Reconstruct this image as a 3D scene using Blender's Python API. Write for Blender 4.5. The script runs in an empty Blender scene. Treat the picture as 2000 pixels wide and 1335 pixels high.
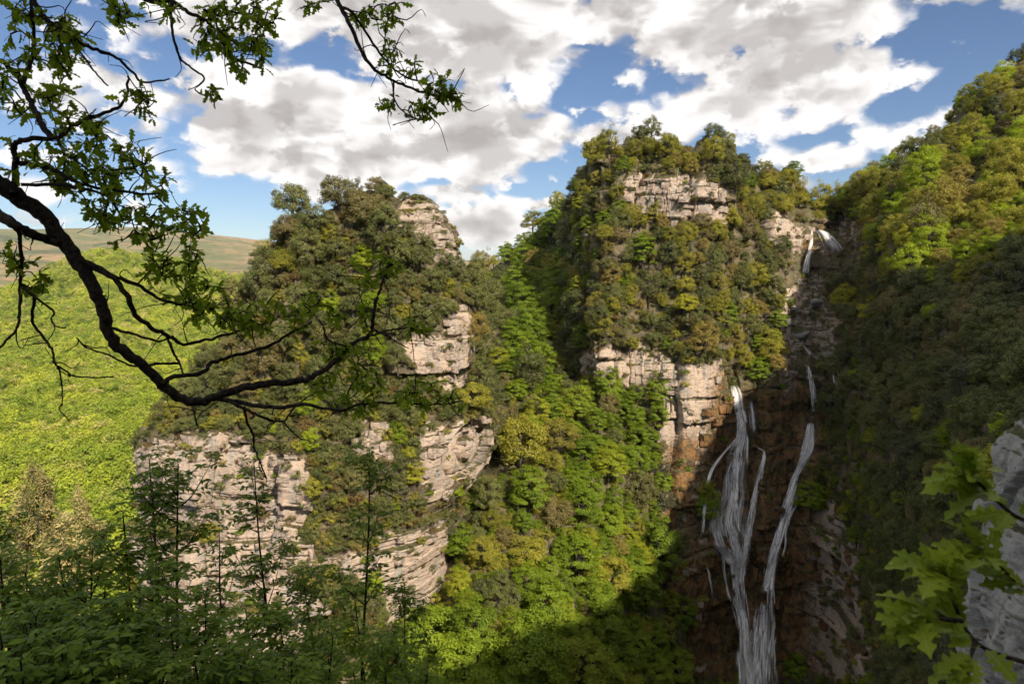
import bpy, math, random
import numpy as np
from mathutils import Vector
from mathutils.bvhtree import BVHTree

SC = bpy.context.scene
COL = SC.collection
# ------------------------------------------------------------------ camera, sky, sun, exposure
FPX = 1333.3                      # focal length in photo pixels (24 mm lens on 36 mm)
PITCH = math.radians(6.3)
cam_d = bpy.data.cameras.new('camera')
cam_d.lens = 24.0; cam_d.sensor_width = 36.0
cam_d.clip_start = 0.05; cam_d.clip_end = 40000
cam_d.dof.use_dof = True; cam_d.dof.focus_distance = 90.0; cam_d.dof.aperture_fstop = 9.0
cam = bpy.data.objects.new('camera', cam_d); COL.objects.link(cam)
cam.location = (0, 0, 0); cam.rotation_euler = (math.radians(90) - PITCH, 0, 0)
SC.camera = cam

SUN_AZ, SUN_EL = math.radians(148), math.radians(40)     # azimuth clockwise from +Y (view direction)
SUN_DIR = Vector((math.sin(SUN_AZ) * math.cos(SUN_EL), math.cos(SUN_AZ) * math.cos(SUN_EL), math.sin(SUN_EL)))
sun_d = bpy.data.lights.new('sun', 'SUN'); sun_d.energy = 5.0; sun_d.angle = math.radians(0.53); sun_d.color = (1.0, 0.87, 0.68)
sun = bpy.data.objects.new('sun', sun_d); COL.objects.link(sun)
sun.rotation_euler = SUN_DIR.to_track_quat('Z', 'Y').to_euler(); sun.location = (0, 0, 300)

SC.view_settings.view_transform = 'Standard'; SC.view_settings.look = 'None'
SC.view_settings.exposure = 0.43; SC.view_settings.gamma = 1.0; SC.view_settings.use_curve_mapping = False
SC.cycles.max_bounces = 5; SC.cycles.diffuse_bounces = 3; SC.cycles.glossy_bounces = 2
SC.cycles.transmission_bounces = 3; SC.cycles.transparent_max_bounces = 28; SC.cycles.volume_bounces = 0
SC.cycles.use_adaptive_sampling = True; SC.cycles.adaptive_threshold = 0.03; SC.cycles.adaptive_min_samples = 16
SC.cycles.caustics_reflective = False; SC.cycles.caustics_refractive = False


class NT:
    """small node-tree helper"""
    def __init__(s, tree): s.t = tree; s.n = tree.nodes; s.l = tree.links
    def new(s, typ, **kw):
        n = s.n.new(typ)
        for k, v in kw.items(): setattr(n, k, v)
        return n
    def put(s, sock, v):
        if hasattr(v, 'links'): s.l.new(v, sock)
        elif v is not None: sock.default_value = v
    def math(s, op, a, b=None, c=None, clamp=False):
        n = s.new('ShaderNodeMath', operation=op); n.use_clamp = clamp
        s.put(n.inputs[0], a); s.put(n.inputs[1], b); s.put(n.inputs[2], c)
        return n.outputs[0]
    def vmath(s, op, a, b=None, scale=None):
        n = s.new('ShaderNodeVectorMath', operation=op)
        s.put(n.inputs[0], a); s.put(n.inputs[1], b)
        if scale is not None: s.put(n.inputs['Scale'], scale)
        return n.outputs['Value'] if op in ('LENGTH', 'DOT_PRODUCT', 'DISTANCE') else n.outputs['Vector']
    def mix(s, f, a, b):
        n = s.new('ShaderNodeMix', data_type='RGBA')
        s.put(n.inputs[0], f); s.put(n.inputs[6], a); s.put(n.inputs[7], b)
        return n.outputs[2]
    def noise(s, vec, scale, detail=3.0, rough=0.55, dist=0.0):
        n = s.new('ShaderNodeTexNoise')
        if vec is not None: s.l.new(vec, n.inputs['Vector'])
        n.inputs['Scale'].default_value = scale; n.inputs['Detail'].default_value = detail
        n.inputs['Roughness'].default_value = rough; n.inputs['Distortion'].default_value = dist
        return n.outputs['Fac']
    def ramp(s, f, lo, hi, a=0.0, b=1.0):
        n = s.new('ShaderNodeMapRange'); n.interpolation_type = 'SMOOTHSTEP'
        s.put(n.inputs[0], f); s.put(n.inputs[1], lo); s.put(n.inputs[2], hi); s.put(n.inputs[3], a); s.put(n.inputs[4], b)
        return n.outputs[0]


def build_world():
    w = bpy.data.worlds.new('World'); SC.world = w; w.use_nodes = True
    w.cycles.sampling_method = 'MANUAL'; w.cycles.sample_map_resolution = 256
    N = NT(w.node_tree); N.n.clear()
    out = N.new('ShaderNodeOutputWorld')
    sky = N.new('ShaderNodeTexSky', sky_type='NISHITA'); sky.sun_disc = False
    sky.sun_elevation = SUN_EL; sky.sun_rotation = SUN_AZ
    sky.air_density = 1.0; sky.dust_density = 0.15; sky.ozone_density = 1.6; sky.altitude = 1200
    bg = N.new('ShaderNodeBackground'); N.l.new(sky.outputs[0], bg.inputs[0]); bg.inputs[1].default_value = 0.070
    tint = N.mix(1.0, sky.outputs[0], (0.84, 0.95, 1.10, 1)); tint.node.blend_type = 'MULTIPLY'; N.l.new(tint, bg.inputs[0])
    tc = N.new('ShaderNodeTexCoord'); d = tc.outputs['Generated']
    sep = N.new('ShaderNodeSeparateXYZ'); N.l.new(d, sep.inputs[0])
    az = N.math('ARCTAN2', sep.outputs[0], sep.outputs[1]); el = N.math('ARCSINE', sep.outputs[2])
    ae = N.new('ShaderNodeCombineXYZ'); N.l.new(az, ae.inputs[0]); N.l.new(el, ae.inputs[1])
    # cloud banks: (azimuth deg, elevation deg, half width, half height, weight)
    banks = [(6, 27.5, 27, 8.5, 1.0), (17, 20, 15, 6.0, 1.0), (-5, 19.5, 20, 5.5, .9), (-14, 11.6, 17, 3.6, .95), (-3, 10.2, 14, 3.2, .95), (-11, 8.8, 17, 2.3, .8),
             (21, 14.0, 8, 3.4, .95), (-1.0, 3.5, 6.0, 1.3, .62), (2.4, 5.1, 3.0, .7, .5), (-6.0, 6.2, 2.6, .8, .5), (37, 18.5, 5, 2.0, .6), (30, 24, 8, 5.0, .9), (-14, 28, 13, 6, .8), (-24, 10.0, 6, 2.4, .35)]
    # out of the frame the broken cloud field simply goes on
    m = N.math('SUBTRACT', N.math('ADD', N.ramp(N.math('ABSOLUTE', az), .75, 1.0, 0, .60), N.ramp(el, .6, .75, 0, .55)), 0.75)
    for (a, e, ra, re, wt) in banks:
        v = N.vmath('SUBTRACT', ae.outputs[0], (math.radians(a), math.radians(e), 0))
        v = N.vmath('MULTIPLY', v, (1 / math.radians(ra), 1 / math.radians(re), 0))
        q = N.math('MULTIPLY', N.math('MAXIMUM', N.math('SUBTRACT', 1.0, N.vmath('LENGTH', v)), -1.0), wt)
        m = N.math('SMOOTH_MAX', m, q, 0.12)
    m = N.math('MINIMUM', m, 1.0)
    # billows
    pv = N.vmath('MULTIPLY', ae.outputs[0], (1.55, 2.35, 0))
    def billow(vec):
        def noise2(scale, det, rough, dist):
            n = N.new('ShaderNodeTexNoise', noise_dimensions='2D'); N.l.new(vec, n.inputs['Vector']); n.inputs['Scale'].default_value = scale; n.inputs['Detail'].default_value = det; n.inputs['Roughness'].default_value = rough; n.inputs['Distortion'].default_value = dist
            return n.outputs['Fac']
        n1 = noise2(3.9, 2.0, .5, .2); n2 = noise2(10.0, 6.0, .60, 0)
        vo = N.new('ShaderNodeTexVoronoi', voronoi_dimensions='2D', feature='SMOOTH_F1'); vo.inputs['Scale'].default_value = 9.5; vo.inputs['Smoothness'].default_value = .5; vo.inputs['Detail'].default_value = 1.0; vo.inputs['Roughness'].default_value = .5
        N.l.new(N.vmath('ADD', vec, N.vmath('SCALE', (1.0, .7, 0.0), None, N.math('MULTIPLY', n2, .14))), vo.inputs['Vector'])
        puff = N.math('MULTIPLY', N.math('SUBTRACT', 0.50, vo.outputs['Distance']), 0.62)
        nn = N.math('ADD', N.math('MULTIPLY', N.math('SUBTRACT', n1, 0.5), 1.3), N.math('MULTIPLY', N.math('SUBTRACT', n2, 0.5), 0.85))
        return N.math('ADD', nn, puff)
    D0 = N.math('ADD', N.math('MULTIPLY', m, 0.95), N.math('ADD', billow(pv), 0.30))
    D1 = N.math('ADD', N.math('MULTIPLY', m, 0.95), N.math('ADD', billow(N.vmath('ADD', pv, (0.02, 0.085, 0))), 0.30))
    cover = N.ramp(D0, 0.02, 0.30)
    cover = N.math('MULTIPLY', cover, N.ramp(el, .01, .04))
    diff = N.math('SUBTRACT', D0, D1)
    big = N.new('ShaderNodeTexNoise', noise_dimensions='2D'); N.l.new(N.vmath('MULTIPLY', pv, (.95, 1.25, 1)), big.inputs['Vector']); big.inputs['Scale'].default_value = 5.2; big.inputs['Detail'].default_value = 3.0; big.inputs['Roughness'].default_value = .55; big.inputs['Distortion'].default_value = .3
    under = N.math('MULTIPLY', N.ramp(big.outputs['Fac'], .42, .60), N.ramp(D0, .28, .75))          # broad shaded bases
    lit = N.math('ADD', N.math('MULTIPLY', N.ramp(diff, -0.42, 0.22), .72), .28)
    lit = N.math('MULTIPLY', lit, N.math('SUBTRACT', 1.0, N.math('MULTIPLY', under, .62)), clamp=True)
    ccol = N.mix(lit, (0.36, 0.33, 0.325, 1), (1.0, 0.97, 0.95, 1))
    cb = N.new('ShaderNodeBackground'); N.l.new(ccol, cb.inputs[0]); cb.inputs[1].default_value = 0.84
    ms = N.new('ShaderNodeMixShader'); N.l.new(cover, ms.inputs[0]); N.l.new(bg.outputs[0], ms.inputs[1]); N.l.new(cb.outputs[0], ms.inputs[2])
    N.l.new(ms.outputs[0], out.inputs[0])
build_world()

# ------------------------------------------------------------------ helpers
def ray_dir(u, v):
    dx = (u - 1000.0) / FPX; up = (667.5 - v) / FPX
    return np.array([dx, math.cos(PITCH) + up * math.sin(PITCH), -math.sin(PITCH) + up * math.cos(PITCH)])
def at(u, v, Y):
    """world point on the sight line of photo position (u, v) at depth Y"""
    d = ray_dir(u, v); return d * (Y / d[1])
def at_arr(u, v, Y):
    dx = (u - 1000.0) / FPX; up = (667.5 - v) / FPX
    dy = math.cos(PITCH) + up * math.sin(PITCH); dz = -math.sin(PITCH) + up * math.cos(PITCH)
    k = Y / dy
    return np.stack([dx * k, dy * k, dz * k], -1)
def proj(p):
    """photo position of a world point"""
    x, y, z = p[0], p[1], p[2]
    f = y * math.cos(PITCH) - z * math.sin(PITCH); up = y * math.sin(PITCH) + z * math.cos(PITCH)
    f = max(f, 1e-6)
    return 1000 + FPX * x / f, 667.5 - FPX * up / f

def _h(ix, iy, iz, seed):
    h = (ix.astype(np.uint32) * np.uint32(374761393) + iy.astype(np.uint32) * np.uint32(668265263) + iz.astype(np.uint32) * np.uint32(2147483647 & 0x5bd1e995) + np.uint32(seed * 974711 & 0xffffffff))
    h = (h ^ (h >> np.uint32(13))) * np.uint32(1274126177)
    h = (h ^ (h >> np.uint32(16))) * np.uint32(2246822519)
    h ^= h >> np.uint32(15)
    return h.astype(np.float64) / 4294967296.0
def vnoise(p, seed=0):
    p = np.asarray(p, float); i = np.floor(p).astype(np.int64); f = p - i; f = f * f * (3 - 2 * f)
    i = i & 0xffffffff
    x, y, z = i[..., 0], i[..., 1], i[..., 2]; fx, fy, fz = f[..., 0], f[..., 1], f[..., 2]
    r = 0
    for a in (0, 1):
        for b in (0, 1):
            for c in (0, 1):
                wgt = (fx if a else 1 - fx) * (fy if b else 1 - fy) * (fz if c else 1 - fz)
                r = r + wgt * _h((x + a) & 0xffffffff, (y + b) & 0xffffffff, (z + c) & 0xffffffff, seed)
    return r
def fbm(p, octv=4, seed=0):
    s = 0; a = 0.5; t = 0; p = np.asarray(p, float)
    for o in range(octv):
        s = s + a * vnoise(p, seed + o * 17); t += a; a *= 0.5; p = p * 2.03 + 11.3
    return s / t - 0.5
def hash2(a, b, seed): return _h(np.asarray(a, np.int64) & 0xffffffff, np.asarray(b, np.int64) & 0xffffffff, np.zeros_like(np.asarray(a, np.int64)), seed)

def mesh_np(name, verts, faces, mat=None, smooth=False, attrs=None, matidx=None):
    """faces: array (n,k) of equal-size faces or list of such arrays"""
    me = bpy.data.meshes.new(name)
    fl = faces if isinstance(faces, list) else [faces]
    fl = [np.asarray(f, np.int32) for f in fl if len(f)]
    verts = np.asarray(verts, np.float32)
    me.vertices.add(len(verts)); me.vertices.foreach_set('co', verts.ravel())
    loops = np.concatenate([f.ravel() for f in fl]); tot = np.concatenate([np.full(len(f), f.shape[1], np.int32) for f in fl])
    start = np.concatenate([[0], np.cumsum(tot)[:-1]]).astype(np.int32)
    me.loops.add(len(loops)); me.loops.foreach_set('vertex_index', loops)
    me.polygons.add(len(tot)); me.polygons.foreach_set('loop_start', start)
    me.polygons.foreach_set('use_smooth', np.full(len(tot), smooth, bool))
    mats = mat if isinstance(mat, (list, tuple)) else [mat]
    for m_ in mats:
        if m_: me.materials.append(m_)
    if matidx is not None: me.polygons.foreach_set('material_index', np.asarray(matidx, np.int32))
    for k, a in (attrs or {}).items():
        at_ = me.attributes.new(k, 'FLOAT', 'POINT'); at_.data.foreach_set('value', np.asarray(a, np.float32))
    me.update(calc_edges=True)
    return me
def obj(name, me, parent=None, loc=None, rot=None, scale=None):
    o = bpy.data.objects.new(name, me); COL.objects.link(o)
    if parent is not None: o.parent = parent
    if loc is not None: o.location = loc
    if rot is not None: o.rotation_euler = rot
    if scale is not None: o.scale = scale if hasattr(scale, '__len__') else (scale,) * 3
    return o
def tag(o, label=None, cat=None, group=None, kind=None):
    if label: o['label'] = label
    if cat: o['category'] = cat
    if group: o['group'] = group
    if kind: o['kind'] = kind
    return o
def grid_faces(nr, nc, wrap=False):
    i = np.arange(nr - 1)[:, None]; j = np.arange(nc if wrap else nc - 1)[None, :]
    j2 = (j + 1) % nc
    a = i * nc + j; b = i * nc + j2; c = (i + 1) * nc + j2; e = (i + 1) * nc + j
    return np.stack([a + 0 * j, b + 0 * j, c + 0 * j, e + 0 * j], -1).reshape(-1, 4)
def in_poly(u, v, poly):
    u = np.asarray(u, float); v = np.asarray(v, float); ins = np.zeros(u.shape, bool); n = len(poly)
    for i in range(n):
        x1, y1 = poly[i]; x2, y2 = poly[(i + 1) % n]
        if y1 == y2: continue
        c = ((y1 > v) != (y2 > v)) & (u < (x2 - x1) * (v - y1) / (y2 - y1) + x1)
        ins ^= c
    return ins
def in_poly1(u, v, poly):
    ins = False; x1, y1 = poly[-1]
    for x2, y2 in poly:
        if (y1 > v) != (y2 > v) and u < (x2 - x1) * (v - y1) / (y2 - y1) + x1: ins = not ins
        x1, y1 = x2, y2
    return ins
def tube(pts, rad, sides=6, noise=0.0, seed=0):
    """tapered tube along a polyline: verts, quads"""
    P = np.asarray(pts, float); R = np.asarray(rad, float); n = len(P)
    T = np.gradient(P, axis=0); T /= np.linalg.norm(T, axis=1)[:, None] + 1e-9
    ref = np.array([0.31, 0.22, 0.93]); A = np.cross(T, ref); A /= np.linalg.norm(A, axis=1)[:, None] + 1e-9
    B = np.cross(T, A); th = np.arange(sides) * 2 * math.pi / sides
    rr = R[:, None] * np.ones(sides)[None, :]
    if noise: rr = rr * (1 + noise * (np.random.RandomState(seed).rand(n, sides) - .5))
    V = P[:, None, :] + rr[..., None] * (np.cos(th)[None, :, None] * A[:, None, :] + np.sin(th)[None, :, None] * B[:, None, :])
    V = V.reshape(-1, 3); F = grid_faces(n, sides, True)
    return V, F
def smooth_line(pts, n):
    """Catmull-Rom resample of a polyline (any number of columns)"""
    P = np.asarray(pts, float); m = len(P)
    Q = np.vstack([2 * P[0] - P[1], P, 2 * P[-1] - P[-2]])
    t = np.linspace(0, m - 1 - 1e-6, n); i = t.astype(int); f = (t - i)[:, None]
    p0, p1, p2, p3 = Q[i], Q[i + 1], Q[i + 2], Q[i + 3]
    return 0.5 * (2 * p1 + (p2 - p0) * f + (2 * p0 - 5 * p1 + 4 * p2 - p3) * f ** 2 + (3 * p1 - p0 - 3 * p2 + p3) * f ** 3)
class Bag:
    def __init__(s): s.v = []; s.f = []; s.n = 0; s.a = []
    def add(s, V, F, a=None):
        s.v.append(np.asarray(V, float)); s.f.append(np.asarray(F) + s.n); s.n += len(V)
        s.a.append(np.full(len(V), 0.5) if a is None else np.broadcast_to(np.asarray(a, float), (len(V),)))
    def mesh(s, name, mat, smooth=True):
        by = {}
        for f in s.f: by.setdefault(f.shape[1], []).append(f)
        return mesh_np(name, np.vstack(s.v), [np.vstack(x) for x in by.values()], mat, smooth, {'tint': np.concatenate(s.a)})

# ------------------------------------------------------------------ materials
MAT = {}
def new_mat(name):
    m = bpy.data.materials.new(name); m.use_nodes = True; m.node_tree.nodes.clear(); MAT[name] = m
    N = NT(m.node_tree); out = N.new('ShaderNodeOutputMaterial'); return m, N, out
def leaf_mat(name, dark, light, alt=None, alt_amt=0.25, trans=0.3, gloss=0.25, rough=0.5, tcol=None):
    m, N, out = new_mat(name)
    a = N.new('ShaderNodeAttribute', attribute_name='tint'); oi = N.new('ShaderNodeObjectInfo')
    f = N.math('ADD', N.math('MULTIPLY', a.outputs['Fac'], 0.62), N.math('MULTIPLY', oi.outputs['Random'], 0.45))
    c = N.mix(f, (*dark, 1), (*light, 1))
    if alt:
        geo = N.new('ShaderNodeNewGeometry')
        r2 = N.math('FRACT', N.math('MULTIPLY', oi.outputs['Random'], 7.31))
        c = N.mix(N.ramp(r2, 1 - alt_amt - 0.1, 1 - alt_amt + 0.1, 0, 0.8), c, (*alt, 1))
    p = N.new('ShaderNodeBsdfPrincipled'); N.l.new(c, p.inputs['Base Color'])
    p.inputs['Roughness'].default_value = rough; p.inputs['Specular IOR Level'].default_value = gloss
    t = N.new('ShaderNodeBsdfTranslucent')
    tm = N.mix(1.0, c, (*(tcol or (1.0, 1.0, 0.55)), 1)); tm.node.blend_type = 'MULTIPLY'
    N.l.new(tm, t.inputs[0])
    ms = N.new('ShaderNodeMixShader'); ms.inputs[0].default_value = trans
    N.l.new(p.outputs[0], ms.inputs[1]); N.l.new(t.outputs[0], ms.inputs[2]); N.l.new(ms.outputs[0], out.inputs[0])
    return m
def valley_leaf_patches():
    m = MAT['valley_leaf']; N = NT(m.node_tree)
    for n in N.n:
        if n.type == 'MATH' and n.operation == 'MULTIPLY' and abs(n.inputs[1].default_value - .62) < 1e-4: n.inputs[1].default_value = .30
        if n.type == 'MATH' and n.operation == 'MULTIPLY' and abs(n.inputs[1].default_value - .45) < 1e-4: n.inputs[1].default_value = .78; geo = N.new('ShaderNodeNewGeometry')
    p = next(n for n in N.n if n.type == 'BSDF_PRINCIPLED'); t = next(n for n in N.n if n.type == 'BSDF_TRANSLUCENT'); src = p.inputs['Base Color'].links[0].from_socket
    f = N.ramp(N.noise(geo.outputs['Position'], 0.012, 4, 0.65), 0.40, 0.62, 0, .75)
    c = N.mix(N.math('MULTIPLY', f, .7), src, (0.22, 0.32, 0.03, 1)); N.l.new(c, p.inputs['Base Color']); N.l.new(c, t.inputs[0])
def leaf_veins():
    m = MAT['oak_leaf_near']; N = NT(m.node_tree); tc = N.new('ShaderNodeTexCoord'); sp = N.new('ShaderNodeSeparateXYZ'); N.l.new(tc.outputs['Object'], sp.inputs[0])
    p = next(n for n in N.n if n.type == 'BSDF_PRINCIPLED'); t = next(n for n in N.n if n.type == 'BSDF_TRANSLUCENT'); src = p.inputs['Base Color'].links[0].from_socket
    ay = N.math('ABSOLUTE', sp.outputs[1]); ph = N.math('FRACT', N.math('MULTIPLY', N.math('SUBTRACT', sp.outputs[0], N.math('MULTIPLY', ay, .8)), 75.0))
    side = N.ramp(N.math('ABSOLUTE', N.math('SUBTRACT', ph, .5)), 0.0, .09, 1, 0); v = N.math('MAXIMUM', N.ramp(ay, .0004, .0012, 1, 0), N.math('MULTIPLY', side, .6))
    c = N.mix(N.math('MULTIPLY', v, .55), src, (0.42, 0.48, 0.12, 1)); bl = N.noise(tc.outputs['Object'], 60, 3, .6); c = N.mix(N.ramp(bl, .58, .7, 0, .5), c, (0.20, 0.20, 0.04, 1))
    N.l.new(c, p.inputs['Base Color']); N.l.new(c, t.inputs[0])
def bark_mat(name, c1, c2, scale=12):
    m, N, out = new_mat(name)
    tc = N.new('ShaderNodeTexCoord'); n = N.noise(tc.outputs['Object'], scale, 5, 0.65)
    c = N.mix(N.ramp(n, 0.35, 0.65), (*c1, 1), (*c2, 1))
    p = N.new('ShaderNodeBsdfPrincipled'); N.l.new(c, p.inputs['Base Color']); p.inputs['Roughness'].default_value = 0.9
    p.inputs['Specular IOR Level'].default_value = 0.15
    b = N.new('ShaderNodeBump'); b.inputs['Strength'].default_value = 0.7; b.inputs['Distance'].default_value = 0.02
    N.l.new(n, b.inputs['Height']); N.l.new(b.outputs[0], p.inputs['Normal']); N.l.new(p.outputs[0], out.inputs[0])
    return m
def rock_mat(name, base=(0.55, 0.43, 0.345), grey=(0.38, 0.355, 0.335), bump=1.0, scale=1.0):
    """limestone: pale bedded rock, grey weathering, ochre stains, soil on ledges; 'wet' and 'soil' come from the mesh"""
    m, N, out = new_mat(name)
    tc = N.new('ShaderNodeTexCoord'); o = N.vmath('SCALE', tc.outputs['Object'], None, scale)
    geo = N.new('ShaderNodeNewGeometry'); sp = N.new('ShaderNodeSeparateXYZ'); N.l.new(geo.outputs['Normal'], sp.inputs[0])
    sq = N.vmath('MULTIPLY', o, (1, 1, 3.0 if scale == 1 else 1.3)); st = N.vmath('MULTIPLY', o, (1, 1, 0.16 if scale == 1 else .8))
    nb = N.noise(o, 0.16, 4, 0.6); nf = N.noise(sq, 1.3, 6, 0.68); nv = N.noise(st, 0.9, 4, 0.6); ns = N.noise(o, 6.0, 4, 0.7)
    c = N.mix(N.ramp(nb, 0.38, 0.62), (*base, 1), (base[0] * 0.86, base[1] * 0.87, base[2] * 0.9, 1))
    c = N.mix(N.ramp(nv, 0.46, 0.64, 0, 0.85), c, (*grey, 1))
    c = N.mix(N.ramp(N.noise(st, 0.45, 5, 0.7), 0.56, 0.68, 0, .6), c, (grey[0] * .5, grey[1] * .5, grey[2] * .5, 1))
    c = N.mix(N.ramp(nf, 0.58, 0.78, 0, 0.6), c, (0.16, 0.14, 0.125, 1))
    c = N.mix(N.ramp(N.noise(st, 1.7, 3, 0.6), 0.62, 0.75, 0, 0.6), c, (0.36, 0.22, 0.11, 1))
    c = N.mix(N.ramp(ns, 0.52, 0.75, 0, 0.45), c, (0.70, 0.62, 0.53, 1))
    wo = N.vmath('ADD', N.vmath('MULTIPLY', o, (.75, .75, .95)), N.vmath('SCALE', (1, 1, 1), None, N.math('MULTIPLY', nf, 0.55)))
    vb = N.new('ShaderNodeTexVoronoi', feature='DISTANCE_TO_EDGE'); N.l.new(N.vmath('MULTIPLY', wo, (.55, .55, 1.5)), vb.inputs['Vector']); vb.inputs['Scale'].default_value = 1.3
    crack = N.math('MULTIPLY', N.ramp(vb.outputs['Distance'], 0.008, 0.04, 1, 0), N.ramp(nb, .40, .6, 0, .9))
    crack = N.math('MULTIPLY', crack, N.ramp(N.noise(o, 1.1, 3, .6), .45, .58, 0, 1))
    c = N.mix(N.math('MULTIPLY', crack, .55), c, (0.12, 0.10, 0.085, 1))
    wet = N.new('ShaderNodeAttribute', attribute_name='wet'); w = wet.outputs['Fac']
    wn = N.noise(o, 0.55, 5, 0.65, 0.4)
    wc = N.mix(N.ramp(wn, 0.36, 0.6), (0.055, 0.042, 0.028, 1), (0.27, 0.145, 0.058, 1))
    wc = N.mix(N.ramp(N.noise(st, 0.8, 4, 0.65), 0.52, 0.66, 0, .9), wc, (0.05, 0.07, 0.02, 1))
    c = N.mix(N.ramp(N.math('ADD', w, N.math('MULTIPLY', N.math('SUBTRACT', nf, 0.5), 0.9)), 0.25, 0.7), c, wc)
    soil = N.new('ShaderNodeAttribute', attribute_name='soil')
    sc_ = N.mix(N.ramp(N.noise(o, 0.7, 5, 0.7), 0.4, 0.62), (0.06, 0.052, 0.028, 1), (0.15, 0.125, 0.06, 1))
    sc_ = N.mix(N.ramp(N.noise(o, 0.33, 4, 0.7), 0.5, 0.62, 0, .8), sc_, (0.055, 0.07, 0.018, 1))
    ledge = N.ramp(N.math('ADD', sp.outputs[2], N.math('MULTIPLY', N.math('SUBTRACT', nf, .5), .6)), 0.42, 0.72)
    c = N.mix(N.math('MAXIMUM', ledge, soil.outputs['Fac'], clamp=True), c, sc_)
    p = N.new('ShaderNodeBsdfPrincipled'); N.l.new(c, p.inputs['Base Color'])
    N.put(p.inputs['Roughness'], N.ramp(w, 0.3, 0.9, 0.9, 0.42)); p.inputs['Specular IOR Level'].default_value = 0.3
    h = N.math('SUBTRACT', N.math('ADD', N.math('MULTIPLY', nf, 0.8), N.math('MULTIPLY', ns, 0.25)), N.math('MULTIPLY', crack, .5))
    b = N.new('ShaderNodeBump'); b.inputs['Strength'].default_value = bump; b.inputs['Distance'].default_value = 0.35 / scale
    N.l.new(h, b.inputs['Height']); N.l.new(b.outputs[0], p.inputs['Normal']); N.l.new(p.outputs[0], out.inputs[0])
    return m
def plain_mat(name, c, rough=0.6, metal=0.0, var=0.12, scale=8):
    m, N, out = new_mat(name)
    tc = N.new('ShaderNodeTexCoord'); n = N.noise(tc.outputs['Object'], scale, 4, 0.6)
    cc = N.mix(n, (*[x * (1 - var) for x in c], 1), (*[min(1, x * (1 + var)) for x in c], 1))
    p = N.new('ShaderNodeBsdfPrincipled'); N.l.new(cc, p.inputs['Base Color']); p.inputs['Roughness'].default_value = rough; p.inputs['Metallic'].default_value = metal
    N.l.new(p.outputs[0], out.inputs[0]); return m

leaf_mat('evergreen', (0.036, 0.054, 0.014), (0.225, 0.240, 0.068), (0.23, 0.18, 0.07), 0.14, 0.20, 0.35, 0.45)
leaf_mat('bright', (0.09, 0.165, 0.012), (0.31, 0.40, 0.028), (0.36, 0.37, 0.032), 0.2, 0.42, 0.25, 0.5)
leaf_mat('yellowgreen', (0.15, 0.165, 0.022), (0.44, 0.41, 0.055), (0.33, 0.25, 0.08), 0.2, 0.35, 0.25, 0.5)
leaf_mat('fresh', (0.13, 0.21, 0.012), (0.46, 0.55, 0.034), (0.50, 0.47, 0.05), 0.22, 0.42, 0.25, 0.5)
leaf_mat('greygreen', (0.06, 0.07, 0.035), (0.16, 0.16, 0.085), None, 0, 0.2, 0.25, 0.5)
leaf_mat('valley_leaf', (0.10, 0.17, 0.012), (0.58, 0.62, 0.058), (0.56, 0.48, 0.17), 0.16, 0.35, 0.2, 0.6)
valley_leaf_patches()
leaf_mat('oak_leaf', (0.13, 0.21, 0.016), (0.36, 0.47, 0.042), None, 0, 0.58, 0.08, 0.6)
leaf_mat('oak_leaf_near', (0.14, 0.22, 0.014), (0.34, 0.42, 0.03), None, 0, 0.45, 0.22, 0.45)
leaf_veins()
leaf_mat('ash_leaf', (0.065, 0.13, 0.012), (0.25, 0.36, 0.036), None, 0, 0.48, 0.15, 0.45)
leaf_mat('young_shoot', (0.26, 0.21, 0.08), (0.62, 0.50, 0.24), None, 0, 0.25, 0.2, 0.55)
leaf_mat('dry_grass', (0.12, 0.085, 0.03), (0.26, 0.19, 0.075), None, 0, 0.3, 0.1, 0.7)
bark_mat('bark', (0.05, 0.042, 0.035), (0.11, 0.095, 0.08), 6)
bark_mat('oak_bark', (0.014, 0.011, 0.010), (0.055, 0.046, 0.038), 34)
rock_mat('limestone')
rock_mat('grey_limestone', (0.36, 0.355, 0.35), (0.24, 0.242, 0.245), 1.0, 4.5)
plain_mat('turbine_white', (0.8, 0.8, 0.8), 0.4, 0, 0.03)
plain_mat('steel', (0.32, 0.33, 0.34), 0.45, 0.6)

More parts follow.
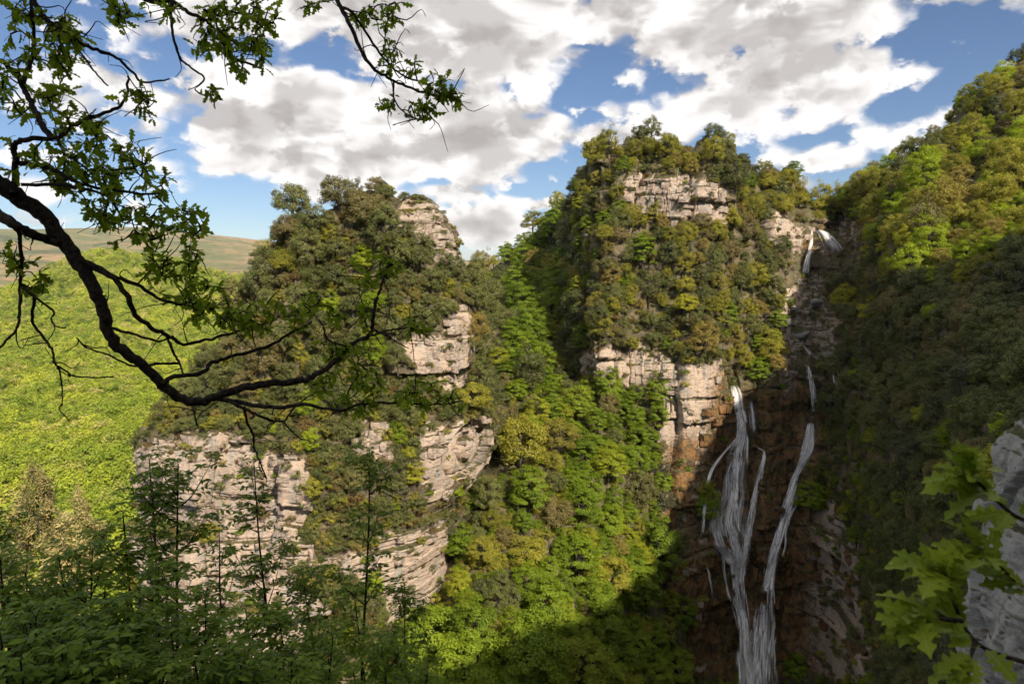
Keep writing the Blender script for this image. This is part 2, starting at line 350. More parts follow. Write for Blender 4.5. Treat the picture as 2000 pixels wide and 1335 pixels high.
def water_mat():
    m, N, out = new_mat('white_water')
    a = N.new('ShaderNodeAttribute', attribute_name='tint')
    uvx = N.new('ShaderNodeAttribute', attribute_name='across'); uvy = N.new('ShaderNodeAttribute', attribute_name='along')
    cv = N.new('ShaderNodeCombineXYZ'); N.l.new(N.math('MULTIPLY', uvx.outputs['Fac'], 1.5), cv.inputs[0]); N.l.new(N.math('MULTIPLY', uvy.outputs['Fac'], 0.22), cv.inputs[1])
    n = N.noise(cv.outputs[0], 1.0, 5, 0.62, 0.3); n2 = N.noise(cv.outputs[0], 0.5, 4, 0.6, 0.3)
    al = N.math('MINIMUM', N.math('MULTIPLY', a.outputs['Fac'], N.math('ADD', N.math('MULTIPLY', N.ramp(n, .36, .66), 1.3), N.math('MULTIPLY', N.ramp(n2, .35, .65), .25))), 0.97, clamp=True)
    p = N.new('ShaderNodeBsdfDiffuse'); p.inputs['Color'].default_value = (0.95, 0.96, 0.98, 1)
    geo = N.new('ShaderNodeNewGeometry')                     # shading normals tilted skyward so the water renders brighter
    N.l.new(N.vmath('NORMALIZE', N.vmath('ADD', geo.outputs['Normal'], (0.0, -0.8, 2.2))), p.inputs['Normal'])
    t = N.new('ShaderNodeBsdfTranslucent'); t.inputs[0].default_value = (0.8, 0.83, 0.88, 1)
    m1 = N.new('ShaderNodeMixShader'); m1.inputs[0].default_value = 0.12; N.l.new(p.outputs[0], m1.inputs[1]); N.l.new(t.outputs[0], m1.inputs[2])
    tr = N.new('ShaderNodeBsdfTransparent')
    m2 = N.new('ShaderNodeMixShader'); N.l.new(al, m2.inputs[0]); N.l.new(tr.outputs[0], m2.inputs[1]); N.l.new(m1.outputs[0], m2.inputs[2])
    N.l.new(m2.outputs[0], out.inputs[0]); return m
water_mat()

def valley_mat():
    m, N, out = new_mat('valley')
    tc = N.new('ShaderNodeTexCoord'); o = tc.outputs['Object']
    f = N.new('ShaderNodeAttribute', attribute_name='forest').outputs['Fac']
    w = N.noise(o, 0.0011, 5, 0.6, 0.5); pch = N.noise(o, 0.0035, 4, 0.65); fine = N.noise(o, 0.02, 5, 0.7)
    c = N.mix(N.ramp(w, 0.4, 0.6), (0.34, 0.225, 0.125, 1), (0.20, 0.18, 0.08, 1))
    c = N.mix(N.ramp(pch, 0.47, 0.56, 0, .9), c, (0.13, 0.15, 0.06, 1))
    c = N.mix(N.ramp(N.noise(o, 0.0021, 5, 0.7, 1.0), 0.55, 0.62, 0, .8), c, (0.06, 0.075, 0.04, 1))
    c = N.mix(N.ramp(fine, 0.52, 0.62, 0, .75), c, (0.07, 0.085, 0.035, 1))
    fc = N.mix(N.ramp(fine, 0.4, 0.6), (0.12, 0.15, 0.014, 1), (0.26, 0.28, 0.022, 1))
    c = N.mix(f, c, fc)
    p = N.new('ShaderNodeBsdfPrincipled'); N.l.new(c, p.inputs['Base Color']); p.inputs['Roughness'].default_value = 0.95; p.inputs['Specular IOR Level'].default_value = 0.1
    N.l.new(p.outputs[0], out.inputs[0]); return m
valley_mat()

# ------------------------------------------------------------------ rock relief
def layer_index(z, lo, hi, seed, zmin=-160, zmax=140):
    r = np.random.RandomState(seed); e = [zmin]
    while e[-1] < zmax: e.append(e[-1] + r.uniform(lo, hi))
    e = np.array(e); k = np.clip(np.searchsorted(e, z) - 1, 0, len(e) - 2)
    return k, np.minimum(z - e[k], e[k + 1] - z)
def joint_index(s, width, k, seed):
    """jittered one-dimensional cells, shifted for every layer k"""
    x = s / width + hash2(k, k * 0 + 3, seed) * 37.0
    c = np.floor(x).astype(np.int64); f = x - c
    left = 0.8 * (hash2(c, k, seed + 1) - 0.5); right = 0.8 * (hash2(c + 1, k, seed + 1) - 0.5) + 1
    idx = np.where(f < left, c - 1, np.where(f > right, c + 1, c))
    dist = np.minimum(np.abs(f - left), np.abs(f - right)) * width
    return idx, dist
def rock_relief(P, s, amp=1.0, seed=1):
    wp = fbm(P / 16.0, 3, seed); wf = fbm(P / 3.0, 3, seed + 5)
    sw = s + 5.0 * fbm(P / 12.0 + 7.7, 3, seed + 9) + 0.7 * wf
    zero = np.zeros(len(P), np.int64)
    jb, dj = joint_index(sw, 8.5, zero, seed + 21)                     # buttresses between deep vertical joints
    z = P[:, 2] + 2.2 * wp + 0.3 * wf + 3.2 * (hash2(jb, zero, seed + 2) - 0.5) + 0.03 * sw * (hash2(jb, zero, seed + 3) - 0.5)
    d = 2.6 * (hash2(jb, zero, seed + 4) - 0.5)
    d -= 1.1 * np.exp(-(dj / 0.35) ** 2) * hash2(jb, zero + 5, seed + 24)
    kb, db = layer_index(z, 3.0, 9.0, seed + 20)                       # thick beds
    jm, dm = joint_index(sw + 2.0 * hash2(kb, jb, seed + 33), 4.2, kb, seed + 34)
    d += 1.9 * (hash2(kb, jb, seed + 22) - 0.5) + 0.9 * (hash2(kb, jm, seed + 23) - 0.5)
    d -= 0.6 * np.exp(-(db / 0.20) ** 2) * hash2(kb, jm + 9, seed + 31) + 0.5 * np.exp(-(dm / 0.16) ** 2) * (hash2(jm, kb, seed + 35) > 0.35)
    ks, ds = layer_index(z + 0.4 * wf + 1.5 * hash2(jm, kb, seed + 36), 0.5, 2.6, seed + 40)    # thin beds
    js, djs = joint_index(sw + 1.3 * hash2(kb, jb, seed + 41), 1.9, ks, seed + 42)
    rough = np.clip(0.15 + 2.4 * fbm(P / 8.0 + 31, 3, seed + 43) + 0.35, 0.06, 1.1)
    d += rough * 0.8 * (hash2(ks, js, seed + 44) - 0.5)
    d -= rough * (0.32 * np.exp(-(ds / 0.10) ** 2) * (hash2(ks, js, seed + 45) > 0.45) + 0.30 * np.exp(-(djs / 0.09) ** 2) * (hash2(js, ks, seed + 46) > 0.5))
    d += 0.7 * fbm(P / 4.5 + 3, 3, seed + 58) + 0.30 * wf + 0.30 * fbm(P / 0.8, 3, seed + 60)
    return d * amp
def normals_grid(G):
    du = np.gradient(G, axis=1); dv = np.gradient(G, axis=0)
    n = np.cross(du, dv); n /= np.linalg.norm(n, axis=2)[..., None] + 1e-9
    return n
def rbf(pts, vals, Q, smooth=1e-3):
    """thin-plate interpolation of scattered values"""
    pts = np.asarray(pts, float) / 400.0; Q = np.asarray(Q, float) / 400.0; vals = np.asarray(vals, float)
    def phi(r2): return 0.5 * r2 * np.log(np.maximum(r2, 1e-12))
    n = len(pts); r2 = ((pts[:, None] - pts[None]) ** 2).sum(-1)
    K = phi(r2) + smooth * np.eye(n); Pm = np.hstack([np.ones((n, 1)), pts])
    A = np.block([[K, Pm], [Pm.T, np.zeros((3, 3))]]); c = np.linalg.solve(A, np.concatenate([vals, np.zeros(3)]))
    out = np.empty(len(Q))
    for a in range(0, len(Q), 60000):
        q = Q[a:a + 60000]; rr = ((q[:, None] - pts[None]) ** 2).sum(-1)
        out[a:a + 60000] = phi(rr) @ c[:n] + c[n] + q @ c[n + 1:]
    return out

# photo outlines of bare rock (used as a map of where little grows)
ROCKS = [
    [(742, 432), (775, 388), (850, 398), (886, 455), (895, 528), (852, 522), (828, 470), (772, 462)],
    [(772, 700), (800, 660), (850, 640), (902, 598), (932, 630), (914, 700), (914, 778), (850, 765), (800, 742)],
    [(238, 905), (300, 858), (400, 838), (480, 850), (500, 885), (600, 890), (612, 990), (570, 1050), (622, 1070), (618, 1112), (500, 1105), (440, 1065), (330, 1015), (245, 1045)],
    [(700, 828), (760, 828), (762, 905), (735, 915), (690, 870)],
    [(820, 850), (880, 830), (946, 812), (974, 905), (962, 955), (905, 935), (880, 970), (830, 990), (812, 940)],
    [(615, 1085), (720, 1075), (800, 1035), (876, 1015), (876, 1140), (862, 1200), (780, 1235), (735, 1165)],
    [(250, 1040), (440, 1065), (560, 1110), (640, 1180), (560, 1335), (300, 1335)],
    [(1212, 350), (1245, 336), (1305, 342), (1425, 368), (1432, 398), (1420, 440), (1300, 442), (1225, 425)],
    [(1128, 690), (1200, 688), (1300, 700), (1425, 722), (1400, 790), (1390, 860), (1365, 1040), (1290, 1050), (1300, 860), (1290, 780), (1150, 752)],
    [(1488, 418), (1585, 440), (1588, 490), (1505, 484)],
    [(1375, 755), (1600, 745), (1610, 900), (1580, 1010), (1560, 1340), (1230, 1340), (1290, 1080), (1380, 1040)],
    [(1560, 1020), (1640, 980), (1680, 1130), (1700, 1340), (1560, 1340)],
    [(1598, 425), (1660, 425), (1662, 490), (1600, 490)],
    [(1538, 560), (1612, 545), (1632, 620), (1645, 745), (1525, 745), (1532, 640)],
    [(1740, 330), (1812, 318), (1815, 340), (1750, 362)],
    [(1172, 268), (1215, 262), (1215, 300), (1178, 302)],
]
def rock1(u, v): return any(in_poly1(u, v, p) for p in ROCKS)
def rock_mask(u, v):
    m = np.zeros(np.shape(u), bool)
    for p in ROCKS: m |= in_poly(u, v, p)
    return m
BVH = {}
def add_bvh(name, V, nr, nc, wrap=False, stride=3):
    G = V.reshape(nr, nc, 3)[::stride, ::stride]
    F = grid_faces(G.shape[0], G.shape[1], wrap)
    BVH[name] = BVHTree.FromPolygons([tuple(x) for x in G.reshape(-1, 3)], [tuple(int(i) for i in f) for f in F])
def proj_arr(P):
    f = P[:, 1] * math.cos(PITCH) - P[:, 2] * math.sin(PITCH); up = P[:, 1] * math.sin(PITCH) + P[:, 2] * math.cos(PITCH)
    f = np.maximum(f, 1e-3); return 1000 + FPX * P[:, 0] / f, 667.5 - FPX * up / f
def soil_attr(P, extra_noise=0.25):
    u, v = proj_arr(P); s = np.zeros(len(P))
    k = 85 * fbm(P / 4.0, 4, 77); k2 = 85 * fbm(P / 4.0 + 9, 4, 78)
    return np.where(rock_mask(u + k, v + k2), 0.0, 0.85)

# ------------------------------------------------------------------ left rock tower: a closed solid of stacked outlines
TOWER_Y = 122.0
TOWER = [  # v, left u, right u, depth of the front face
    (374, 735, 800, 118), (382, 712, 828, 116), (398, 685, 850, 114.5), (425, 628, 868, 112.5), (440, 585, 876, 112), (460, 565, 885, 111), (525, 540, 893, 109),
    (545, 530, 905, 107.5), (600, 488, 925, 105), (640, 462, 930, 104), (690, 446, 914, 102), (780, 400, 912, 100), (815, 348, 930, 98.5),
    (850, 290, 955, 96), (900, 247, 966, 94), (950, 243, 960, 93.5), (1010, 246, 932, 93), (1060, 250, 902, 92), (1150, 255, 882, 91),
    (1250, 250, 868, 90), (1350, 230, 850, 88), (1600, 150, 840, 82)]
def build_tower():
    nr, nc = 620, 760
    T = np.array(TOWER, float); R = smooth_line(T, 400)
    vv = np.linspace(T[0, 0], T[-1, 0] - 120, nr); rows = np.stack([np.interp(vv, R[:, 0], R[:, k]) for k in range(4)], -1)
    th = np.concatenate([np.linspace(-118, 118, nc - 40), np.linspace(118, 242, 42)[1:-1]]) * math.pi / 180
    v, uL, uR, Yf = [rows[:, k][:, None] for k in range(4)]
    z = at_arr(uL * 0 + 600.0, v, Yf)[..., 2]
    Ye = TOWER_Y - 0.42 * (TOWER_Y - Yf); xl = (uL - 1000) / FPX * Ye; xr = (uR - 1000) / FPX * Ye
    xc = (xl + xr) / 2; hw = (xr - xl) / 2; hd = TOWER_Y - Yf
    s_, c_ = np.sin(th)[None], np.cos(th)[None]
    px = xc + hw * np.sign(s_) * np.abs(s_) ** 0.8
    py = TOWER_Y - np.where(c_ > 0, hd, 0.8 * hw) * np.sign(c_) * np.abs(c_) ** 0.75
    G = np.stack([px, py, z + 0 * px], -1)
    n = -normals_grid(G); nn = n.copy(); nn[..., 2] *= 0.35
    nn /= np.linalg.norm(nn, axis=2)[..., None] + 1e-6
    P = G.reshape(-1, 3); s = P[:, 0] - 0.7 * P[:, 1]
    d = rock_relief(P, s, 1.0, 11)
    out = np.sign((nn.reshape(-1, 3) * (P - np.array([P[:, 0].mean(), TOWER_Y, 0]))).sum(1).mean())
    V = P + nn.reshape(-1, 3) * out * d[:, None]
    V[:nc, 2] += 0.0
    top = V[:nc].mean(0)
    F = [grid_faces(nr, nc, True)]
    V2 = np.vstack([V, top[None] + np.array([[0, 0, .5]])]); k = len(V)
    cap = np.stack([np.arange(nc), (np.arange(nc) + 1) % nc, np.full(nc, k)], -1)
    me = mesh_np('rock_tower', V2, F + [cap], MAT['limestone'], True, {'soil': soil_attr(V2), 'wet': np.zeros(len(V2))})
    try: me.shade_flat() if False else None
    except Exception: pass
    o = obj('rock_tower', me); tag(o, 'pinkish grey layered rock tower covered with dark shrubs, beyond the bare oak limb', 'rock tower', kind='structure')
    add_bvh('tower', V, nr, nc, True)
    return o
tower = build_tower()

# ------------------------------------------------------------------ gorge wall: middle butte, waterfall cliff and right slope as one surface
WALL_PTS = [
 (1084,300,245),(1084,600,235),(1084,900,210),(1084,1335,185),(1084,1600,175),(1110,400,192),(1108,600,182),(1106,760,168),(1104,1000,160),(1100,1335,150),
 (1130,300,182),(1130,480,173),(1130,650,160),(1130,690,156),(1130,760,155),(1130,900,150),(1130,1335,140),
 (1200,260,177),(1215,340,167.5),(1215,350,165),(1215,425,163.5),(1215,445,160),(1200,560,155),(1200,685,149),(1200,700,147.5),(1200,780,147),(1200,950,143),(1200,1335,134),(1200,1600,128),
 (1300,262,177),(1300,337,165),(1300,348,162),(1300,435,161),(1300,455,158),(1300,560,152),(1300,690,146),(1300,705,144),(1300,790,143),(1300,950,139),(1300,1335,132),(1300,1600,126),
 (1430,285,181),(1430,362,168),(1430,375,165),(1430,445,163),(1430,560,156),(1430,690,149),(1430,750,148),(1430,765,146),(1430,850,145),(1430,1030,142),(1430,1045,140),(1430,1160,139),(1430,1185,137.5),(1430,1335,136),(1430,1600,128),
 (1500,330,190),(1500,415,176),(1500,425,173),(1500,485,171),(1500,600,162),(1500,720,153),(1500,740,150),(1500,800,149),(1500,1000,146),(1500,1200,143),(1500,1335,140),(1500,1600,132),
 (1585,375,210),(1585,435,189),(1585,445,186),(1585,490,184),(1570,560,178),(1570,650,167),(1590,705,160),(1590,715,156),(1590,810,154),(1590,825,152),(1570,950,148),(1550,1150,144),(1550,1335,140),
 (1640,430,200),(1640,450,194),(1650,500,186),(1650,600,165),(1650,705,151),(1650,720,147),(1650,900,139),(1650,1100,131),(1650,1335,120),(1650,1600,110),
 (1750,310,190),(1750,400,163),(1750,500,143),(1750,650,128),(1750,800,122),(1750,1000,110),(1750,1335,92),
 (1870,215,194),(1870,350,161),(1870,500,132),(1870,700,106),(1870,900,92),(1870,1335,70),
 (2000,100,204),(2000,300,160),(2000,500,122),(2000,700,88),(2000,900,70),(2000,1335,52),(2000,1600,44),
 (2200,0,215),(2200,300,160),(2200,600,95),(2200,900,60),(2200,1335,43),(2450,0,225),(2450,300,160),(2450,600,92),(2450,900,52),(2450,1335,36)]
WALL_TOP = [(1050,470),(1084,462),(1106,432),(1130,402),(1148,340),(1165,300),(1185,275),(1250,266),(1300,278),(1380,280),(1440,302),(1500,340),(1580,388),(1630,438),(1660,430),(1700,375),(1800,292),(1900,205),(2000,112),(2200,10),(2450,10)]
def build_wall():
    us = np.concatenate([np.linspace(1084, 1120, 60)[:-1], np.linspace(1120, 1660, 620)[:-1], np.linspace(1660, 2450, 300)])
    nc = len(us); nrow = 560; ncap = 14
    vt = np.interp(us, [a for a, b in WALL_TOP], [b for a, b in WALL_TOP])
    t = np.linspace(0, 1, nrow); t = np.where(t < 0.85, t / 0.85 * 0.80, 0.80 + (t - .85) / .15 * .20)
    VV = vt[None] + (1480 - vt[None]) * t[:, None]; UU = np.broadcast_to(us[None], VV.shape)
    pts = np.array(WALL_PTS, float)
    Y = rbf(pts[:, :2], pts[:, 2], np.stack([UU.ravel(), VV.ravel()], -1), 2e-4).reshape(VV.shape)
    Y = np.maximum(Y, 26)
    G = at_arr(UU, VV, Y)
    caps = []
    for k in range(ncap, 0, -1):            # the ground runs on behind the skyline
        q = G[0].copy(); w = 70.0 * (k / ncap) ** 1.6; q[:, 1] += w; q[:, 0] += w * np.clip((us - 1600) / 800, 0, 1) * 0.8; q[:, 2] += -0.10 * w + 0.0 * q[:, 2]
        caps.append(q)
    G = np.concatenate([np.array(caps), G], 0); nr = G.shape[0]
    n = normals_grid(G)
    if n[nr // 2, nc // 3, 1] > 0: n = -n
    nn = n.copy(); nn[..., 2] *= 0.35; nn /= np.linalg.norm(nn, axis=2)[..., None] + 1e-6
    P = G.reshape(-1, 3); s = P[:, 0] - 0.35 * P[:, 1]
    d = rock_relief(P, s, 1.0, 23)
    uu = np.concatenate([np.broadcast_to(us[None], (ncap, nc)), UU]).ravel()
    amp = np.interp(uu, [1050, 1640, 1760, 2450], [1.15, 1.15, .8, .8])
    V = P + nn.reshape(-1, 3) * (d * amp)[:, None]
    pu, pv = proj_arr(V)
    # wet, iron-stained rock around the falls
    wet = np.zeros(len(V))
    for line in WET_LINES:
        L = smooth_line(line, 60)
        for a in L: wet = np.maximum(wet, 1.15 - np.hypot(pu - a[0], (pv - a[1]) * 0.8) / a[2])
    wet = np.clip(wet, 0, 1)
    me = mesh_np('gorge_wall', V, grid_faces(nr, nc), MAT['limestone'], True, {'soil': soil_attr(V), 'wet': wet})
    o = obj('gorge_wall', me); tag(o, 'rocky gorge wall with the flat-topped middle butte, waterfall cliff and steep wooded slope', 'cliff', kind='structure')
    add_bvh('wall', V, nr, nc)
    return o
WET_LINES = [[(1440,765,70),(1440,900,110),(1420,1040,130),(1400,1200,170),(1420,1400,190)], [(1590,720,60),(1580,830,75),(1540,1000,85),(1500,1200,130),(1500,1400,160)], [(1500,780,60),(1520,900,70),(1510,1000,70)], [(1585,455,22),(1574,530,22)], [(1615,455,30),(1640,490,30)],[(1340,900,60),(1340,1000,70),(1290,1150,90),(1290,1300,110)]]
wall = build_wall()

# ------------------------------------------------------------------ ravine and wooded saddle between the two rock masses
RAV_PTS = [(640,560,330),(640,800,240),(640,1335,150),(930,540,262),(1000,492,252),(1100,402,236),(1140,360,232),(1200,355,236),(1340,350,240),
 (900,600,200),(930,600,182),(1000,600,190),(1060,600,196),(1130,600,202),(1250,600,205),(1340,600,210),
 (860,700,165),(900,700,150),(1000,700,150),(1060,720,156),(1130,740,160),(1250,740,168),(1340,740,175),
 (860,850,140),(900,850,132),(1000,850,125),(1100,850,131),(1200,850,137),(1300,850,150),
 (850,1050,115),(950,1050,108),(1050,1050,110),(1150,1050,117),(1300,1050,137),
 (850,1335,86),(1000,1335,84),(1150,1335,94),(1300,1335,118),(850,1550,70),(1000,1550,68),(1300,1550,100)]
RAV_TOP = [(640,575),(900,556),(930,545),(960,526),(1000,494),(1050,450),(1100,398),(1140,355),(1340,350)]
def build_ravine():
    us = np.linspace(640, 1340, 200); nrow = 260; nc = len(us)
    vt = np.interp(us, [a for a, b in RAV_TOP], [b for a, b in RAV_TOP]); t = np.linspace(0, 1, nrow)
    VV = vt[None] + (1540 - vt[None]) * t[:, None]; UU = np.broadcast_to(us[None], VV.shape)
    pts = np.array(RAV_PTS, float)
    Y = rbf(pts[:, :2], pts[:, 2], np.stack([UU.ravel(), VV.ravel()], -1), 2e-3).reshape(VV.shape)
    G = at_arr(UU, VV, np.clip(Y, 50, 420))
    caps = []
    for k in range(10, 0, -1):
        q = G[0].copy(); w = 90.0 * (k / 10) ** 1.5; q[:, 1] += w; q[:, 2] -= 0.12 * w; caps.append(q)
    G = np.concatenate([np.array(caps), G], 0); nr = G.shape[0]
    P = G.reshape(-1, 3); P = P + np.stack([0 * P[:, 0], -2.0 * fbm(P / 9, 4, 5), 1.2 * fbm(P / 7 + 5, 4, 6)], -1)
    me = mesh_np('ravine_slope', P, grid_faces(nr, nc), MAT['limestone'], True, {'soil': np.full(len(P), 0.9), 'wet': np.zeros(len(P))})
    tag(obj('ravine_slope', me), 'wooded ravine floor climbing to the saddle between the rock tower and the butte', 'slope', kind='structure')
    add_bvh('ravine', P, nr, nc)
build_ravine()

# ------------------------------------------------------------------ the hill the camera stands on (it shades the gorge), and the far valley
def hill_z(x, y):
    q = 0.60 * x - 0.80 * y                       # uphill is to the right and behind
    lo = -1.7 + 1.35 * q
    hi = -1.7 + 0.98 * q
    z = np.where(q < 0, lo, np.minimum(hi, 30 + 0.55 * q))
    shade_bump = 44 * np.exp(-((x - 128) / 34) ** 2 - ((y - 40) / 34) ** 2)      # unseen rise added to the hill to shade the lower right slope
    return np.minimum(z, 96 + 0.02 * q) + shade_bump
def build_hill():
    x = np.linspace(-70, 420, 150); y = np.linspace(-330, 100, 130)
    X, Yg = np.meshgrid(x, y); Z = hill_z(X, Yg)
    P = np.stack([X, Yg, Z], -1).reshape(-1, 3)
    far = np.clip((np.hypot(P[:, 0], P[:, 1]) - 6) / 20, 0, 1)
    P[:, 2] += far * 5.0 * fbm(P / 13, 4, 91)
    # keep the hill out of the open gorge in front of the camera
    lim = -(0.80 + 0.0 * P[:, 0]) * np.maximum(P[:, 1], 0) - 1.5
    infr = (P[:, 1] > 1.0) & (P[:, 0] < 0.80 * P[:, 1] + 1.0)
    P[:, 2] = np.where(infr, np.minimum(P[:, 2], lim), P[:, 2])
    me = mesh_np('hillside', P, grid_faces(130, 150), MAT['limestone'], True, {'soil': np.full(len(P), 0.9), 'wet': np.zeros(len(P))})
    tag(obj('hillside', me), 'steep shaded hillside falling away under the viewpoint', 'hillside', kind='structure')
    add_bvh('hill', P, 130, 150, stride=1)
build_hill()

def valley_z(r, az):
    deg = np.degrees(az)
    left = np.interp(np.log(r), np.log([120, 180, 250, 400, 700, 1100, 1600, 2100, 3000, 4300, 5600, 7000, 12000, 30000]),
                     [-46, -34, -25.5, -16.0, -8.6, -4.4, -1.6, -2.2, -0.6, 1.5, 2.6, 1.9, 0.6, 0.1])
    sky = np.interp(deg, [-80, -38, -33, -28, -22, -12, -4, 10, 80], [2.4, 2.25, 2.3, 2.35, 1.9, 1.0, 0.35, 0.3, 0.6]) / 2.25
    e = np.where(left > 0, left * sky, left)
    tilt = np.interp(deg, [-80, -38, -30, -22, 0, 80], [-0.9, -0.5, 1.7, -0.1, -0.9, -0.9]) * np.exp(-((np.log(r) - math.log(1500)) / 0.45) ** 2)
    e = e + tilt
    return r * np.tan(np.radians(e))
def build_valley():
    rr = np.exp(np.linspace(math.log(120), math.log(30000), 260)); az = np.radians(np.linspace(-85, 85, 330))
    R, A = np.meshgrid(rr, az, indexing='ij'); Z = valley_z(R, A)
    P = np.stack([R * np.sin(A), R * np.cos(A), Z], -1).reshape(-1, 3); r = R.ravel()
    P[:, 2] += np.clip(r / 8, 6, 110) * fbm(np.stack([P[:, 0], P[:, 1], 0 * r], -1) / np.where(r < 1900, 260, 900)[:, None], 5, 3) * np.clip((7500 - r) / 2500, 0.15, 1)
    az_d = np.degrees(A.ravel())
    edge = 1680 + 500 * fbm(np.stack([P[:, 0] / 330, P[:, 1] / 330, 0 * r], -1), 3, 8)
    f = np.clip((edge - r) / 90 + 0.5, 0, 1)
    me = mesh_np('valley', P, grid_faces(260, 330), MAT['valley'], True, {'forest': f})
    tag(obj('valley', me), 'broad green valley running out to tan and olive hills on the horizon', 'valley', kind='structure')
    add_bvh('valley', P, 260, 330, stride=1)
build_valley()
#PART2
rng = np.random.RandomState(5); rnd = random.Random(9)
CAMV = Vector((0, 0, 0))
def hit_px(u, v, only=('tower', 'wall', 'ravine')):
    d = Vector(ray_dir(u, v)).normalized(); best = None
    for k in only:
        r = BVH[k].ray_cast(CAMV, d)
        if r[0] is not None and (best is None or r[3] < best[3]): best = (k, r[0], r[1], r[3])
    return best
def unit(a): return a / (np.linalg.norm(a, axis=-1, keepdims=True) + 1e-9)

# ------------------------------------------------------------------ near rock outcrop on the right
def build_outcrop():
    prof = np.array([(715, 2090), (735, 2060), (762, 2045), (840, 2050), (888, 2015), (950, 2000), (1010, 2004), (1180, 1978), (1335, 1965), (1500, 1955), (1700, 1935)], float)
    nr, nc = 300, 200; v = np.linspace(715, 1700, nr); u = np.interp(v, prof[:, 0], prof[:, 1])
    Yc = 16.0; z = at_arr(u * 0 + 1950, v, 14.5 + 0 * v)[:, 2]; xl = (u - 1000) / FPX * Yc
    th = np.radians(np.linspace(-115, 100, nc)); hw = 5.0
    px = (xl + hw)[:, None] + hw * np.sign(np.sin(th))[None] * np.abs(np.sin(th))[None] ** .8; py = Yc - 2.6 * np.sign(np.cos(th)) * np.abs(np.cos(th)) ** .8
    G = np.stack([px, py[None] + 0 * px, z[:, None] + 0 * px], -1); n = normals_grid(G)
    if n[nr // 2, nc // 2, 1] > 0: n = -n
    P = G.reshape(-1, 3); d = rock_relief(P * 2.6, (P[:, 0] - .6 * P[:, 1]) * 2.6, 1.0, 41) / 7.0 + 1.3 * fbm(P / 2.2, 5, 7) + 0.35 * fbm(P / 0.5, 5, 3)
    V = P + n.reshape(-1, 3) * d[:, None]
    k = len(V); V = np.vstack([V, V[:nc].mean(0)[None]])
    F = [grid_faces(nr, nc), np.stack([np.arange(nc - 1), np.arange(1, nc), np.full(nc - 1, k)], -1)]
    me = mesh_np('rock_outcrop', V, F, MAT['grey_limestone'], True, {'soil': np.zeros(len(V)), 'wet': np.zeros(len(V))})
    tag(obj('rock_outcrop', me), 'shaded grey rock face close by behind the lobed oak leaves', 'rock face', kind='structure')
build_outcrop()

# ------------------------------------------------------------------ tree models
def crown_np(seed, nclump, nleaf, semi, zc, cr, flat, L, W, upb=0.4, rnd_n=0.5, zmin=-0.55, inner=0.45, lobes=0.3):
    r = np.random.RandomState(seed)
    d = unit(r.randn(nclump * 3, 3)); d = d[d[:, 2] > zmin][:nclump]; n = len(d)
    lob = 1 - lobes + 2 * lobes * (vnoise(d * 1.7 + seed * 3.1, seed) )
    rad = inner + (1 - inner) * r.rand(n) ** 0.45
    c = d * np.array(semi) * (lob * rad)[:, None] + np.array([0, 0, zc])
    crr = cr * r.uniform(0.6, 1.25, n)
    o = unit(r.randn(n, nleaf, 3)) * (r.rand(n, nleaf, 1) ** 0.40)
    o[..., 2] *= flat
    droop = -0.25 * (o[..., 0] ** 2 + o[..., 1] ** 2) * (1 if flat < 0.6 else 0)
    o[..., 2] += droop
    p = c[:, None, :] + o * crr[:, None, None]
    nn = unit(0.5 * d[:, None, :] + 0.7 * o + np.array([0, 0, upb]) + rnd_n * r.randn(n, nleaf, 3))
    tt = unit(np.cross(nn, r.randn(n, nleaf, 3))); bb = np.cross(nn, tt)
    s = r.uniform(0.6, 1.25, (n, nleaf, 1))
    tint = np.clip(0.65 * r.rand(n, 1) + 0.35 * r.rand(n, nleaf), 0, 1)
    q = np.stack([p - tt * L * .5 * s, p + bb * W * .5 * s + tt * L * .05 * s, p + tt * L * .5 * s, p - bb * W * .5 * s + tt * L * .05 * s], 2).reshape(-1, 3)
    F = np.arange(len(q)).reshape(-1, 4)
    return q, F, np.repeat(tint.ravel(), 4), c
def trunk_np(seed, c, h, rad, nlimb=9):
    r = np.random.RandomState(seed); B = Bag()
    top = np.array([r.uniform(-.12, .12), r.uniform(-.12, .12), h])
    ln = smooth_line([(0, 0, -0.5), (r.uniform(-.05, .05), r.uniform(-.05, .05), h * .35), (top[0] * .6, top[1] * .6, h * .7), tuple(top)], 9)
    B.add(*tube(ln, np.linspace(rad, rad * .35, 9), 7))
    for i in r.choice(len(c), min(nlimb, len(c)), replace=False):
        t = r.uniform(.3, .85); a = ln[int(t * 8)]; e = c[i]
        m = a * .5 + e * .5 + np.array([0, 0, .08])
        B.add(*tube(smooth_line([a, m, e], 5), np.linspace(rad * .45, rad * .12, 5), 5))
    return B
PROTO = {}
def proto(kind, mat, specs, trunk):
    out = []
    for k, sp in enumerate(specs):
        q, F, ti, c = crown_np(**sp); cm = mesh_np(kind + '_crown', q, F, MAT[mat], False, {'tint': ti})
        tm = trunk_np(sp['seed'], c, *trunk).mesh(kind + '_trunk', MAT['bark'])
        out.append((cm, tm))
    PROTO[kind] = out
proto('evergreen', 'evergreen', [dict(seed=s, nclump=110, nleaf=88, semi=(1, 1, a), zc=z, cr=.235, flat=.8, L=.078, W=.042, upb=.35) for s, a, z in ((1, .95, .95), (2, 1.1, 1.1), (3, .8, .8), (4, 1.35, 1.3), (5, .9, .9), (6, 1.0, 1.0))], (1.5, .10))
proto('bright', 'bright', [dict(seed=s, nclump=95, nleaf=120, semi=(1, 1, a), zc=z, cr=.30, flat=.30, L=.080, W=.052, upb=.9, rnd_n=.35, lobes=.22) for s, a, z in ((11, 1.3, 1.35), (12, 1.1, 1.15), (13, 1.5, 1.5), (14, 1.2, 1.2), (15, 1.0, 1.1))], (1.9, .085))
